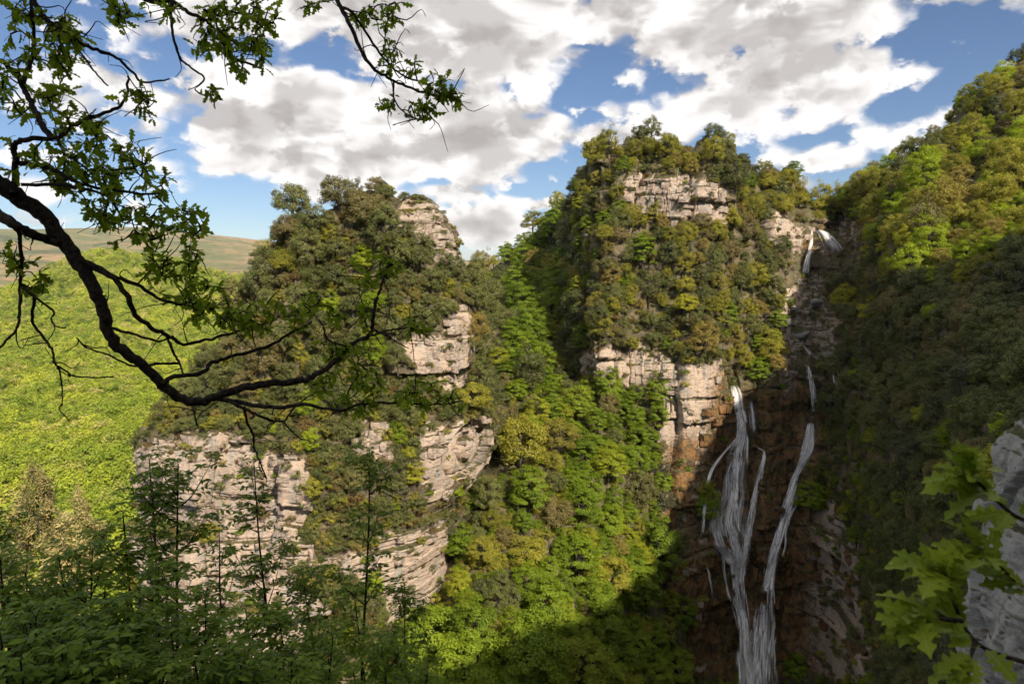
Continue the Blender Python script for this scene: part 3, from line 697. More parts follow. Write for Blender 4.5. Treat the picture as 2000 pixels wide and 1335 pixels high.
proto('yellow', 'yellowgreen', [dict(seed=s, nclump=90, nleaf=95, semi=(1, 1, a), zc=z, cr=.25, flat=.7, L=.072, W=.047, upb=.45, lobes=.34) for s, a, z in ((21, 1.1, 1.2), (22, 1.0, 1.1), (23, 1.3, 1.35), (24, .95, 1.05))], (1.7, .085))
proto('fresh', 'fresh', [dict(seed=s, nclump=90, nleaf=100, semi=(1, 1, a), zc=z, cr=.26, flat=.6, L=.074, W=.050, upb=.5, lobes=.32) for s, a, z in ((51, 1.1, 1.2), (52, .95, 1.05), (53, 1.25, 1.3))], (1.7, .085))
proto('grey', 'greygreen', [dict(seed=s, nclump=80, nleaf=70, semi=(1, 1, a), zc=z, cr=.24, flat=.8, L=.08, W=.04, upb=.4) for s, a, z in ((31, 1.5, 1.3), (32, .9, .9))], (1.4, .08))
SHRUB = []
for s, m_ in ((41, 'evergreen'), (42, 'evergreen'), (43, 'yellowgreen'), (44, 'bright'), (45, 'greygreen'), (46, 'dry_grass')):
    q, F, ti, c = crown_np(s, 34, 55, (1, 1, .75), .55, .33, .75, .15, .075)
    B = trunk_np(s, c, .8, .07, 6); V2 = np.vstack(B.v); F2 = np.vstack(B.f)
    SHRUB.append(mesh_np('shrub', np.vstack([q, V2]), [F, F2 + len(q)], [MAT[m_], MAT['bark']], False, {'tint': np.concatenate([ti, np.full(len(V2), .5)])}, [0] * len(F) + [1] * len(F2)))

# ------------------------------------------------------------------ where trees stand: dart throwing over the slopes
def P_(*a): return list(a)
def region(surf, u, v, rock):
    """(kind weights, radius range, density, place)"""
    E, Br, Ye, Gr, S, Fr = 'evergreen', 'bright', 'yellow', 'grey', 'shrub', 'fresh'
    if surf == 'tower':
        if rock: return {S: 1}, (.45, 1.0), .16, 'tower_rock'
        if (u > 765 and v < 440) or (u > 840 and v < 540): return {S: 1}, (.4, .9), .5, 'tower_rock'
        if v < 450: return {E: .93, Ye: .05, Br: .02}, (1.7, 2.7), 1, 'tower_top'
        if v < 640: return {E: .88, Ye: .09, Fr: .03}, (1.1, 2.5), 1, 'tower_upper'
        if v < 820: return {E: .80, Ye: .12, Fr: .05, S: .03}, (1.0, 2.4), 1, 'tower_middle'
        return {E: .42, Ye: .16, Fr: .10, S: .32}, (.7, 1.7), .62, 'tower_low'
    if surf == 'ravine':
        if in_poly1(u, v, [(925, 950), (1005, 935), (1005, 1130), (990, 1270), (925, 1280)]): return {E: .85, Ye: .15}, (1.7, 2.5), 1, 'ravine_low'
        if in_poly1(u, v, [(880, 555), (985, 545), (1000, 720), (895, 730)]): return {E: .8, Ye: .1, Br: .1}, (2.2, 3.2), 1, 'saddle'
        if in_poly1(u, v, [(1080, 725), (1215, 735), (1195, 850), (1095, 800)]): return {E: .7, Ye: .3}, (2, 2.8), 1, 'ravine_high'
        if v < 580: return {Br: .55, Ye: .4, E: .05}, (2.4, 3.6), 1, 'saddle'
        if v < 760: return {Br: .70, Ye: .10, E: .20}, (2.2, 3.8), 1, 'saddle'
        if v < 1000: return {Br: .72, Ye: .12, E: .16}, (2.2, 4.2), 1, 'ravine_high'
        return {Br: .72, Ye: .18, E: .10}, (1.8, 3.8), 1, 'ravine_low'
    # the gorge wall
    if in_poly1(u, v, [(1548, 440), (1688, 440), (1690, 552), (1640, 560), (1548, 575)]): return {S: 1}, (.4, .8), .25, 'gully'
    if in_poly1(u, v, [(1530, 500), (1625, 495), (1640, 740), (1520, 745), (1528, 640)]): return {E: .5, Gr: .3, Br: .2}, (.5, 1.0), .15, 'gully'
    if u > 1655 or (u > 1600 and 490 < v < 1335):
        vl = np.interp(u, [1600, 1700, 1800, 1900, 2000, 2100], [470, 520, 560, 560, 520, 480]) + 30 * math.sin(u * .037)
        if rock and u < 1700: return {S: .8, E: .2}, (.6, 1.3), .4, 'slope_foot'
        if rock: return {S: 1}, (.5, 1.0), .15, 'slope_top'
        top = np.interp(u, [a for a, b in WALL_TOP], [b for a, b in WALL_TOP])
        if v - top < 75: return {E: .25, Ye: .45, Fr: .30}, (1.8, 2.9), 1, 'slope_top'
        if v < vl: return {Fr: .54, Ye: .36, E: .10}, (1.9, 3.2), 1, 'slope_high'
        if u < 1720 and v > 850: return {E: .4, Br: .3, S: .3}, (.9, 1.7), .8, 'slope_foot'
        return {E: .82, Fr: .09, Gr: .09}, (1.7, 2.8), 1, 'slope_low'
    if u < 1150 and v < 690 and not rock: return {E: .55, Br: .3, Ye: .15}, (1.6, 2.6), 1, 'butte_face'
    if rock: return {S: 1}, (.5, 1.1), (.16 if v < 700 else .10), 'butte_rock'
    if v < 350 and u < 1500: return {E: .55, Ye: .33, Br: .08, S: .04}, (1.5, 2.4), 1, 'butte_top'
    if v < 445: return {Ye: .55, E: .40, Br: .05}, (1.7, 2.7), 1, 'butte_top'
    if in_poly1(u, v, [(1440, 560), (1545, 590), (1530, 735), (1420, 745), (1430, 640)]): return {Ye: .8, E: .15, Br: .05}, (1.8, 2.8), 1, 'butte_face'
    if v < 720: return {E: .50, Ye: .38, Br: .06, Fr: .06}, (1.4, 2.8), 1, 'butte_face'
    if v < 1010: return {Br: .42, Ye: .2, E: .25, Gr: .13}, (1.7, 2.8), .95, 'butte_foot'
    return {E: .35, Br: .3, Gr: .35}, (1.3, 2.4), .7, 'butte_foot'
trees = []
def scatter_trees():
    pos = np.zeros((4000, 3)); rad = np.zeros(4000); n = 0
    r = np.random.RandomState(77)
    for it in range(16200):
        u = r.uniform(225, 2060); v = r.uniform(95, 1390)
        if it > 15000: u, v = r.uniform(1035, 1140), r.uniform(420, 730)        # the shaded flank of the butte
        if v < 240 and u < 1700: continue
        h = hit_px(u, v)
        if h is None: continue
        if h[0] == 'wall' and u < 1096: continue
        rock = rock1(u, v)
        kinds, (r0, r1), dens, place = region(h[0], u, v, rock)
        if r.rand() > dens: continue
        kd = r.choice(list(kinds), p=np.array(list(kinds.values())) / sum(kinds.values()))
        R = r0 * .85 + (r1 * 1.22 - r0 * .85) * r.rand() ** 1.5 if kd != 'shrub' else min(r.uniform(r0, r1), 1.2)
        p = np.array(h[1])
        if n:
            dd = np.linalg.norm(pos[:n] - p, axis=1)
            if (dd < (.76 if h[0] == 'ravine' else .66) * (rad[:n] + R)).any(): continue
        pos[n] = p; rad[n] = R; n += 1
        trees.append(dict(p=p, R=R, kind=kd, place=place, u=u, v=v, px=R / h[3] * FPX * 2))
scatter_trees()
def plateau_trees():
    """taller trees on the level ground behind the lip of the upper fall"""
    r = np.random.RandomState(12)
    for k, u in enumerate(np.linspace(1535, 1725, 17)):
        v = float(np.interp(u, [a for a, b in WALL_TOP], [b for a, b in WALL_TOP])) + 4; h = hit_px(u, v, ('wall',))
        if h is None: continue
        dip = math.exp(-((u - 1635) / 55) ** 2); R = r.uniform(2.0, 2.6) + 1.9 * dip; p = np.array(h[1]) + np.array([r.uniform(-1, 1), 4.5 + 3.5 * (k % 2), -.3])
        trees.append(dict(p=p, R=R, kind=('yellow', 'fresh', 'yellow', 'evergreen')[k % 4], place='plateau', u=u, v=v, px=R / 200 * FPX * 2))
plateau_trees()

PLACE_TXT = {
 'tower_rock': 'on bare rock of the left rock tower', 'tower_top': 'crowning the left rock tower', 'tower_upper': 'high on the left rock tower',
 'tower_middle': 'halfway up the left rock tower', 'tower_low': 'low on the left rock tower', 'saddle': 'on the saddle between the two rocks',
 'ravine_high': 'in the upper ravine between the rocks', 'ravine_low': 'in the lower ravine between the rocks', 'gully': 'in the stream gully above the falls', 'plateau': 'on the plateau edge behind the upper fall',
 'slope_top': 'along the skyline of the right slope', 'slope_high': 'on the sunlit upper right slope', 'slope_low': 'on the shaded right slope',
 'slope_foot': 'at the shaded slope foot beside the falls', 'butte_rock': 'on bare rock of the middle butte', 'butte_top': 'on top of the middle butte',
 'butte_face': 'on the face of the middle butte', 'butte_foot': 'at the foot of the middle butte'}
KIND = {'evergreen': ('evergreen_oak', 'dark olive evergreen oak', 'tree', 'evergreen oaks on the crags and slopes'), 'bright': ('broadleaf_tree', 'bright green broadleaf tree', 'tree', 'bright broadleaf trees of the ravine and slopes'),
        'yellow': ('spring_oak', 'yellow-green oak', 'tree', 'yellow-green oaks in young leaf'), 'fresh': ('green_oak', 'fresh green oak', 'tree', 'fresh green oaks of the slopes'), 'grey': ('grey_tree', 'pale grey-green tree', 'tree', 'grey-green trees by the falls'),
        'shrub': ('rock_shrub', 'small shrub rooted', 'shrub', 'small shrubs on the bare rock')}
def ordinal(n):
    return f"{n}{'th' if 10 <= n % 100 <= 20 else {1: 'st', 2: 'nd', 3: 'rd'}.get(n % 10, 'th')}"
def gn_scatter(name, pts, rot, scl, idx, protos, label, tilt=None):
    """one object of kind stuff that carries many small plants"""
    me = bpy.data.meshes.new(name); me.vertices.add(len(pts)); me.vertices.foreach_set('co', np.asarray(pts, np.float32).ravel())
    for k, a, t in (('rotz', rot, 'FLOAT'), ('scl', scl, 'FLOAT')):
        x = me.attributes.new(k, t, 'POINT'); x.data.foreach_set('value', np.asarray(a, np.float32))
    x = me.attributes.new('pick', 'INT', 'POINT'); x.data.foreach_set('value', np.asarray(idx, np.int32))
    o = obj(name, me); tag(o, label, None, None, 'stuff')
    pc = bpy.data.collections.new(name + '_models')
    for i, m_ in enumerate(protos): pc.objects.link(bpy.data.objects.new(f'{name}_model_{i:02d}', m_))
    g = bpy.data.node_groups.new(name, 'GeometryNodeTree')
    g.interface.new_socket('Geometry', in_out='INPUT', socket_type='NodeSocketGeometry'); g.interface.new_socket('Geometry', in_out='OUTPUT', socket_type='NodeSocketGeometry')
    n = g.nodes; l = g.links; gi = n.new('NodeGroupInput'); go = n.new('NodeGroupOutput')
    ci = n.new('GeometryNodeCollectionInfo'); ci.inputs['Collection'].default_value = pc; ci.inputs['Separate Children'].default_value = True; ci.inputs['Reset Children'].default_value = True
    ip = n.new('GeometryNodeInstanceOnPoints'); ip.inputs['Pick Instance'].default_value = True
    def attr(nm, dt):
        a = n.new('GeometryNodeInputNamedAttribute'); a.data_type = dt; a.inputs['Name'].default_value = nm; return a.outputs['Attribute']
    cx = n.new('ShaderNodeCombineXYZ'); l.new(attr('rotz', 'FLOAT'), cx.inputs[2])
    l.new(gi.outputs[0], ip.inputs['Points']); l.new(ci.outputs[0], ip.inputs['Instance']); l.new(attr('pick', 'INT'), ip.inputs['Instance Index'])
    l.new(cx.outputs[0], ip.inputs['Rotation']); l.new(attr('scl', 'FLOAT'), ip.inputs['Scale']); l.new(ip.outputs[0], go.inputs[0])
    md = o.modifiers.new('scatter', 'NODES'); md.node_group = g
    return o
def plant_trees():
    r = np.random.RandomState(3)
    by = {}
    for t in trees: by.setdefault(t['kind'], []).append(t)
    for kd, lst in by.items():
        nm, desc, cat, grp = KIND[kd]
        lst.sort(key=lambda t: -t['px']); keep, rest = lst[:296], lst[296:]
        cnt = {}
        for t in keep: cnt.setdefault(t['place'], []).append(t)
        for pl, L in cnt.items():
            L.sort(key=lambda t: t['u'])
            for i, t in enumerate(L):
                nth = 'leftmost' if i == 0 else ('rightmost' if i == len(L) - 1 else ordinal(i + 1) + ' from left')
                lab = f"{desc} {PLACE_TXT[pl]}" + (f", {nth}" if len(L) > 1 else '')
                rz = r.uniform(0, 6.28); s = t['R']; loc = tuple(t['p'] - np.array([0, 0, .1]))
                if kd == 'shrub':
                    o = obj(nm, SHRUB[r.choice(6, p=[.3, .25, .17, .1, .06, .12])], None, loc, (0, 0, rz), (s, s, s * r.uniform(.7, 1.1)))
                else:
                    cm, tm = PROTO[kd][r.randint(len(PROTO[kd]))]
                    o = obj(nm, None, None, loc, (r.uniform(-.08, .08), r.uniform(-.08, .08), rz), (s, s, s * r.uniform(.85, 1.2)))
                    o.empty_display_size = .3
                    obj('trunk', tm, o); obj('crown', cm, o)
                tag(o, lab, cat, grp)
        print(kd, len(keep), len(rest))
        if rest:
            pr = SHRUB if kd == 'shrub' else [c for c, t_ in PROTO[kd]]
            gn_scatter(nm.replace('_oak', '').replace('_tree', '') + '_thicket', [t['p'] for t in rest], r.uniform(0, 6.28, len(rest)), [t['R'] for t in rest], r.randint(0, len(pr), len(rest)), pr, f'{desc} thicket filling the gaps between larger trees')
plant_trees()

# ------------------------------------------------------------------ far valley woods and ledge grass (stuff)
def valley_woods():
    protos = []
    for s in (61, 62, 63, 64):
        q, F, ti, c = crown_np(s, 42, 36, (1, 1, 1.35), .9, .34, .8, .16, .105, upb=.35, zmin=-.3, lobes=.35)
        protos.append(mesh_np('far_crown', q, F, MAT['valley_leaf'], False, {'tint': ti}))
    r = np.random.RandomState(8); pts = []; scl = []
    u = r.uniform(-60, 560, 70000); rr = np.exp(r.uniform(math.log(190), math.log(1900), 70000)); keep = r.rand(70000) < (rr / 1900) ** 1.1 * 1.5 + .05
    u, rr = u[keep], rr[keep]; az = np.arctan((u - 1000) / FPX); x, y = rr * np.sin(az), rr * np.cos(az)
    keep = rr < 1700 + 500 * fbm(np.stack([x / 330, y / 330, 0 * x], -1), 3, 8)
    for xx, yy, q, w in zip(x[keep][:24000], y[keep][:24000], rr[keep][:24000], np.where(r.rand(24000) < .3, r.uniform(5.0, 7.5, 24000), r.uniform(2.6, 4.8, 24000))):
        h = BVH['valley'].ray_cast(Vector((xx, yy, 900)), Vector((0, 0, -1)))
        if h[0] is not None: pts.append((xx, yy, h[0].z - .6)); scl.append(w * (1 + q / 2200))
    print('valley trees', len(pts))
    n = len(pts)
    gn_scatter('valley_woods', pts, r.uniform(0, 6.28, n), scl, r.randint(0, 4, n), protos, 'spring green woods covering the far side of the valley')
valley_woods()
def ledge_grass():
    protos = []
    for s in range(3):
        r = np.random.RandomState(70 + s); n = 26
        a = r.uniform(0, 6.28, n); h = r.uniform(.25, .6, n); sp = r.uniform(.1, .4, n); b = np.stack([r.uniform(-.15, .15, n), r.uniform(-.15, .15, n), 0 * a - .05], -1)
        t = b + np.stack([np.cos(a) * sp, np.sin(a) * sp, h], -1); w = np.stack([-np.sin(a), np.cos(a), 0 * a], -1) * .035
        V = np.stack([b - w, b + w, t], 1).reshape(-1, 3)
        protos.append(mesh_np('tuft', V, np.arange(len(V)).reshape(-1, 3), MAT['dry_grass' if s < 2 else 'yellowgreen'], False, {'tint': np.repeat(r.rand(n), 3)}))
    r = np.random.RandomState(9); pts = []
    for it in range(5200):
        u = r.uniform(235, 1720); v = r.uniform(330, 1335); h = hit_px(u, v)
        if h is None or h[0] == 'ravine': continue
        rk = rock1(u, v)
        if rk and h[2].z < 0.35 and r.rand() > .10: continue
        pts.append(tuple(h[1]))
    n = len(pts); print('tufts', n)
    gn_scatter('ledge_grass', pts, r.uniform(0, 6.28, n), r.uniform(.7, 1.9, n), r.randint(0, 3, n), protos, 'dry tan and green grass tufts growing on the rock ledges')
ledge_grass()
#PART3
def undergrowth():
    """low bushes that fill the ground between the trees: nobody could count them"""
    r = np.random.RandomState(19); pts = []; scl = []; idx = []
    for it in range(9000):
        u = r.uniform(235, 2060); v = r.uniform(100, 1380)
        if v < 240 and u < 1700: continue
        h = hit_px(u, v)
        if h is None or (h[0] == 'wall' and u < 1096): continue
        if rock1(u, v): continue
        if in_poly1(u, v, [(1530, 500), (1625, 495), (1640, 740), (1520, 745), (1528, 640)]) and r.rand() < .7: continue
        if in_poly1(u, v, [(1548, 440), (1688, 440), (1690, 552), (1640, 560), (1548, 575)]): continue
        pl = r.rand()
        if h[0] == 'ravine' or (h[0] == 'wall' and u > 1640 and v < 540): k = 3 if pl < .65 else 2
        elif h[0] == 'wall' and u > 1640: k = r.randint(0, 2) if pl < .8 else 3
        else: k = r.randint(0, 2) if pl < .72 else (2 if pl < .9 else 5)
        pts.append(tuple(h[1])); scl.append(r.uniform(.5, 1.25)); idx.append(k)
        if len(pts) >= 5200: break
    n = len(pts)
    gn_scatter('undergrowth', pts, r.uniform(0, 6.28, n), scl, idx, SHRUB, 'low dense bushes covering the ground between the trees')
undergrowth()

# ------------------------------------------------------------------ blocks standing proud of the cliffs (parts of the rock they belong to)
def block_mesh(seed):
    r = np.random.RandomState(seed); n = 5
    V = []; F = []; off = 0
    lin = np.linspace(-1, 1, n)
    for ax in range(3):
        for sg in (-1, 1):
            a, b = np.meshgrid(lin, lin, indexing='ij'); p = np.zeros((n * n, 3)); o1, o2 = [i for i in range(3) if i != ax]
            p[:, ax] = sg; p[:, o1] = a.ravel(); p[:, o2] = b.ravel(); V.append(p)
            f = grid_faces(n, n) + off; F.append(f if (sg > 0) == (ax != 1) else f[:, ::-1]); off += n * n
    V = np.vstack(V); L = np.linalg.norm(V, axis=1, keepdims=True)
    V = V * (0.86 + 0.14 / L * 1.0)
    V += 0.20 * (np.stack([vnoise(V * 1.1 + seed * 5 + k * 13, seed + k) for k in range(3)], -1) - .5) * 2
    V[:, 2] += 0.15 * r.uniform(-1, 1) * V[:, 0]; V[:, 0] += .12 * r.uniform(-1, 1) * V[:, 2]
    return mesh_np('rock_block', V, np.vstack(F), MAT['limestone'], False, {'soil': np.zeros(len(V)), 'wet': np.zeros(len(V))})
BLOCKS = [block_mesh(100 + k) for k in range(8)]
WETBLOCKS = []
for m_ in BLOCKS[:4]:
    c = m_.copy(); c.attributes['wet'].data.foreach_set('value', np.full(len(c.vertices), .75, np.float32)); WETBLOCKS.append(c)
def rock_blocks():
    r = np.random.RandomState(55); cnt = {'tower': 0, 'wall': 0}
    for it in range(1600):
        poly = ROCKS[r.choice(len(ROCKS), p=np.array([3, 4, 8, 2, 5, 6, 4, 5, 5, 3, 14, 4, 2, 6, 1, 1]) / 73.)]
        us = [a for a, b in poly]; vs = [b for a, b in poly]; u = r.uniform(min(us), max(us)); v = r.uniform(min(vs), max(vs))
        if not in_poly1(u, v, poly): continue
        h = hit_px(u, v)
        if h is None or h[0] == 'ravine' or cnt[h[0]] >= 170: continue
        n = h[2]; n = -n if n.dot(Vector(ray_dir(u, v))) > 0 else n
        yaw = math.atan2(n.x, -n.y); sx = r.uniform(.45, 1.25); sz = r.uniform(.3, .75)
        par = tower if h[0] == 'tower' else wall
        wet = h[0] == 'wall' and v > 745 and u > 1375
        if wet: sx *= r.uniform(1.2, 2.2); sz *= r.uniform(1.2, 2.6)
        loc = h[1] - Vector((n.x, n.y, 0)) * r.uniform(.15, .45)
        obj('rock_block', (WETBLOCKS if wet else BLOCKS)[r.randint(4 if wet else 8)], par, tuple(loc), (r.uniform(-.08, .08), r.uniform(-.12, .12), yaw + r.uniform(-.35, .35)), (sx, r.uniform(.5, .9), sz))
        cnt[h[0]] += 1
rock_blocks()
def boulder_mesh(seed):
    r = np.random.RandomState(seed); nu, nv = 28, 16; th = np.linspace(0, 2 * np.pi, nu, endpoint=False); ph = np.linspace(.05, np.pi - .05, nv)
    T, Ph = np.meshgrid(th, ph); D = np.stack([np.cos(T) * np.sin(Ph), np.sin(T) * np.sin(Ph), np.cos(Ph)], -1).reshape(-1, 3)
    n = unit(r.randn(16, 3)); dist = r.uniform(.72, 1.05, 16); q = D @ n.T; rad = np.min(np.where(q > .15, dist[None] / np.maximum(q, .15), 9), 1); rad = np.minimum(rad, 1.35)
    V = D * (rad + .10 * fbm(D * 3 + seed, 3, seed))[:, None]
    F = [grid_faces(nv, nu, True)[:, ::-1]]; k = len(V); V = np.vstack([V, V[:nu].mean(0), V[-nu:].mean(0)])
    F.append(np.stack([np.arange(nu), (np.arange(nu) + 1) % nu, np.full(nu, k)], -1)); F.append(np.stack([(np.arange(nu) + 1) % nu + k - nu, np.arange(nu) + k - nu, np.full(nu, k + 1)], -1))
    return mesh_np('boulder', V, F, MAT['grey_limestone'], True, {'soil': np.zeros(len(V)), 'wet': np.full(len(V), .12)})
def boulders():
    spots = [(1548, 604, 1.3, 'dark wet boulder in the stream gully just below the upper slab'), (1588, 592, 1.5, 'pinkish boulder at the upper right of the stream gully'),
             (1562, 650, 1.9, 'large pale slanting boulder in the middle of the stream gully'), (1545, 628, .9, 'small boulder beside the little gully cascade'),
             (1616, 694, 1.2, 'grey boulder on the ledge beside the gully chute'), (1600, 698, .9, 'small grey boulder on the lip of the right fall'), (1530, 585, 1.4, 'flat pale rock slab at the top of the stream gully')]
    for k, (u, v, s, lab) in enumerate(spots):
        h = hit_px(u, v); 
        if h is None: continue
        d = Vector(ray_dir(u, v)).normalized()
        o = obj('boulder', boulder_mesh(700 + k), None, tuple(h[1] - d * .6), (.2 * (k % 3 - 1), .25 * (k % 2), k * 1.3), (s * 1.5, s * 1.1, s * (.4 if 'slab' in lab else .95)))
        tag(o, lab, 'boulder', 'boulders in the stream gully')
boulders()

# ------------------------------------------------------------------ waterfalls
def fall_path(path):
    P = np.array(path, float); n = max(12, int(np.abs(np.diff(P[:, 1])).sum() / 4)); L = smooth_line(P, n); dep = []
    for (u, v, w, k) in L:
        h = hit_px(u, v, ('wall',)); dep.append(h[1].y if h else (dep[-1] if dep else 145))
    dep = np.array(dep); k = 9; pad = np.concatenate([np.full(k, dep[0]), dep, np.full(k, dep[-1])])
    low = np.array([pad[i:i + 2 * k + 1].min() for i in range(len(dep))])
    low = np.convolve(np.concatenate([np.full(3, low[0]), low, np.full(3, low[-1])]), np.ones(7) / 7, 'valid')
    return L, low
def ribbon(L, low, a, half, lift, alpha, r):
    """one thread or veil of water: lateral place a(t) within the fall, half width in photo px"""
    n = len(L); V = []; T = []; AC = []; AL = []; nc = 5 if np.max(half) < 5 else 9; cs = np.linspace(-1, 1, nc); o1, o2 = r.uniform(0, 50, 2)
    g = .22 if nc == 5 else .07; f = np.minimum(np.arange(n) / max(3, g * n), 1) * np.minimum(np.arange(n)[::-1] / max(3, g * n), 1)
    for i in range(n):
        u, v, w, kf = L[i]
        for c in cs:
            V.append(at(u + a[i] * w + c * half[i], v, low[i] - lift + .35 * c * c * half[i] * low[i] / FPX))
            T.append(alpha * kf * (1.0 - abs(c) ** 1.6) * f[i]); AC.append(c * half[i] * low[i] / FPX + o1); AL.append((v + o2) * low[i] / FPX)
    return np.array(V), grid_faces(n, nc), np.array(T), np.array(AC), np.array(AL)
def waterfall(label, sheets, group=None):
    x = sheets[0][0][0]; h = hit_px(x[0], x[1], ('wall',)); base = h[1] if h else Vector(at(x[0], x[1], 145))
    root = obj('waterfall', None, None, (0, 0, 0)); tag(root, label, 'waterfall', group); r = np.random.RandomState(len(label) * 7)
    for k, (path, dens) in enumerate(sheets):
        L, low = fall_path(path); n = len(L); mw = L[:, 2].mean(); parts = []
        parts.append(ribbon(L, low, np.zeros(n), L[:, 2] * .95, .30, .44 * dens / .6, r))                # thin veil
        cum = np.concatenate([[0], np.cumsum(np.hypot(np.diff(L[:, 0]), np.diff(L[:, 1])))]); length = cum[-1]
        cnt = int(np.clip(length * (1.5 + mw * .09) / 6.0 * dens / .6, 8, 270))
        for q in range(cnt):                                                                             # soft streaks of broken water
            c0 = r.uniform(-20, length); ln = r.uniform(26, 95); i0, i1 = np.searchsorted(cum, [max(c0, 0), min(c0 + ln, length)])
            if i1 - i0 < 5: continue
            t = np.linspace(0, 1, i1 - i0); a = np.clip(r.randn() * .42, -.95, .95) + .06 * np.sin(t * r.uniform(2, 5) + r.uniform(0, 6))
            half = (.7 + r.rand() ** 2.2 * min(4.2, .5 + .22 * mw)) * (.7 + .5 * t) * (1 + .25 * (r.rand(len(t)) - .5))
            parts.append(ribbon(L[i0:i1], low[i0:i1], a, half, r.uniform(.32, .62), r.uniform(.40, 1.25) * (1.15 - .5 * abs(a[0])), r))
        off = np.cumsum([0] + [len(p[0]) for p in parts])
        me = mesh_np('strand', np.vstack([p[0] for p in parts]), np.vstack([p[1] + o_ for p, o_ in zip(parts, off)]), MAT['white_water'], True,
                     {'tint': np.concatenate([p[2] for p in parts]), 'across': np.concatenate([p[3] for p in parts]), 'along': np.concatenate([p[4] for p in parts])})
        st = obj('strand', me, root); st['kind'] = 'stuff'
waterfall('tall left strand of the main waterfall fanning out over brown rock', [
    ([(1432, 752, 7, .35), (1437, 770, 10, .8), (1441, 795, 9, 1.2), (1447, 825, 10, 1.2), (1448, 855, 13, 1.2), (1440, 890, 20, 1.15), (1434, 930, 26, 1.05), (1432, 970, 31, 1.0), (1424, 1015, 42, .95), (1428, 1050, 42, .95), (1438, 1085, 30, 1.1), (1439, 1125, 20, 1.4), (1443, 1175, 16, 1.5), (1451, 1215, 14, 1.4), (1457, 1276, 17, 1.3), (1466, 1345, 28, 1.25), (1470, 1420, 32, 1.2)], .66),
    ([(1466, 782, 9, .6), (1470, 815, 9, .55), (1472, 848, 8, .55)], .55),
    ([(1443, 850, 3, 1), (1423, 873, 3, .9), (1400, 902, 3.5, .9), (1386, 931, 3.5, .9), (1380, 965, 3.5, .9), (1376, 1000, 4, .8), (1372, 1048, 5, .8)], .62),
    ([(1477, 872, 3, 1.1), (1492, 884, 3.5, 1.1), (1487, 915, 5, 1), (1477, 953, 6, 1), (1471, 987, 6.5, 1), (1462, 1040, 8, 1), (1455, 1080, 8, 1.05), (1442, 1125, 6, 1.1)], .62),
    ([(1404, 955, 6, .5), (1398, 990, 11, .6), (1396, 1030, 15, .7), (1400, 1058, 17, .8), (1414, 1080, 13, .9), (1430, 1105, 9, .9)], .6),
    ([(1414, 1080, 2.5, 1), (1414, 1110, 2.5, .9), (1420, 1150, 2.5, .9), (1428, 1176, 3, 1)], .6),
    ([(1380, 1105, 2, .9), (1388, 1135, 2, .9), (1393, 1175, 3, .9)], .55)])
waterfall('right strand of the main waterfall sliding down to join the left one', [
    ([(1584, 824, 7, 1), (1581, 850, 11, 1.1), (1577, 878, 13, 1.1), (1565, 905, 11, 1.1), (1552, 935, 9, 1.1), (1541, 970, 10, 1.1), (1531, 1010, 11, 1.1), (1519, 1055, 11, 1.1), (1508, 1095, 12, 1.1), (1501, 1135, 14, 1), (1495, 1175, 18, .9), (1491, 1215, 26, 1.0), (1487, 1260, 29, 1.1), (1486, 1310, 33, 1.15), (1484, 1420, 38, 1.1)], .66),
    ([(1556, 955, 2.5, 1), (1554, 985, 2.5, .9), (1545, 1002, 2.5, 1), (1535, 1035, 3, .9), (1534, 1065, 2, .8), (1527, 1090, 2, .8)], .6)])
waterfall('free-hanging thin fall above the right strand, below the rock ledge', [([(1577, 712, 3, 1.1), (1582, 730, 4, 1.1), (1587, 755, 6, 1.1), (1591, 785, 8, 1), (1594, 812, 8, .9)], .6)])
waterfall('narrow upper fall dropping left of the white fan', [([(1586, 446, 3, 1.2), (1584, 480, 4, 1.3), (1577, 508, 6, 1.1), (1572, 538, 8, .9)], .75)])
waterfall('white fan-shaped cascade at the head of the gorge', [([(1600, 448, 6, 1.3), (1608, 455, 11, 1.3), (1618, 466, 16, 1.3), (1627, 480, 20, 1.2), (1633, 497, 24, .9)], .78)])
waterfall('short chute in the gully just above the rock ledge', [([(1570, 673, 2.5, 1.1), (1576, 683, 4, 1.1), (1583, 696, 5, 1.0)], .62)])
waterfall('tiny cascade between boulders in the middle of the stream gully', [([(1540, 620, 8, .9), (1541, 636, 8, .8)], .55)])
waterfall('faint short trickle right of the hanging thin fall', [([(1628, 730, 2.5, 1), (1630, 752, 4, .8)], .55), ([(1634, 765, 4, .9), (1637, 790, 6, .6)], .5)])

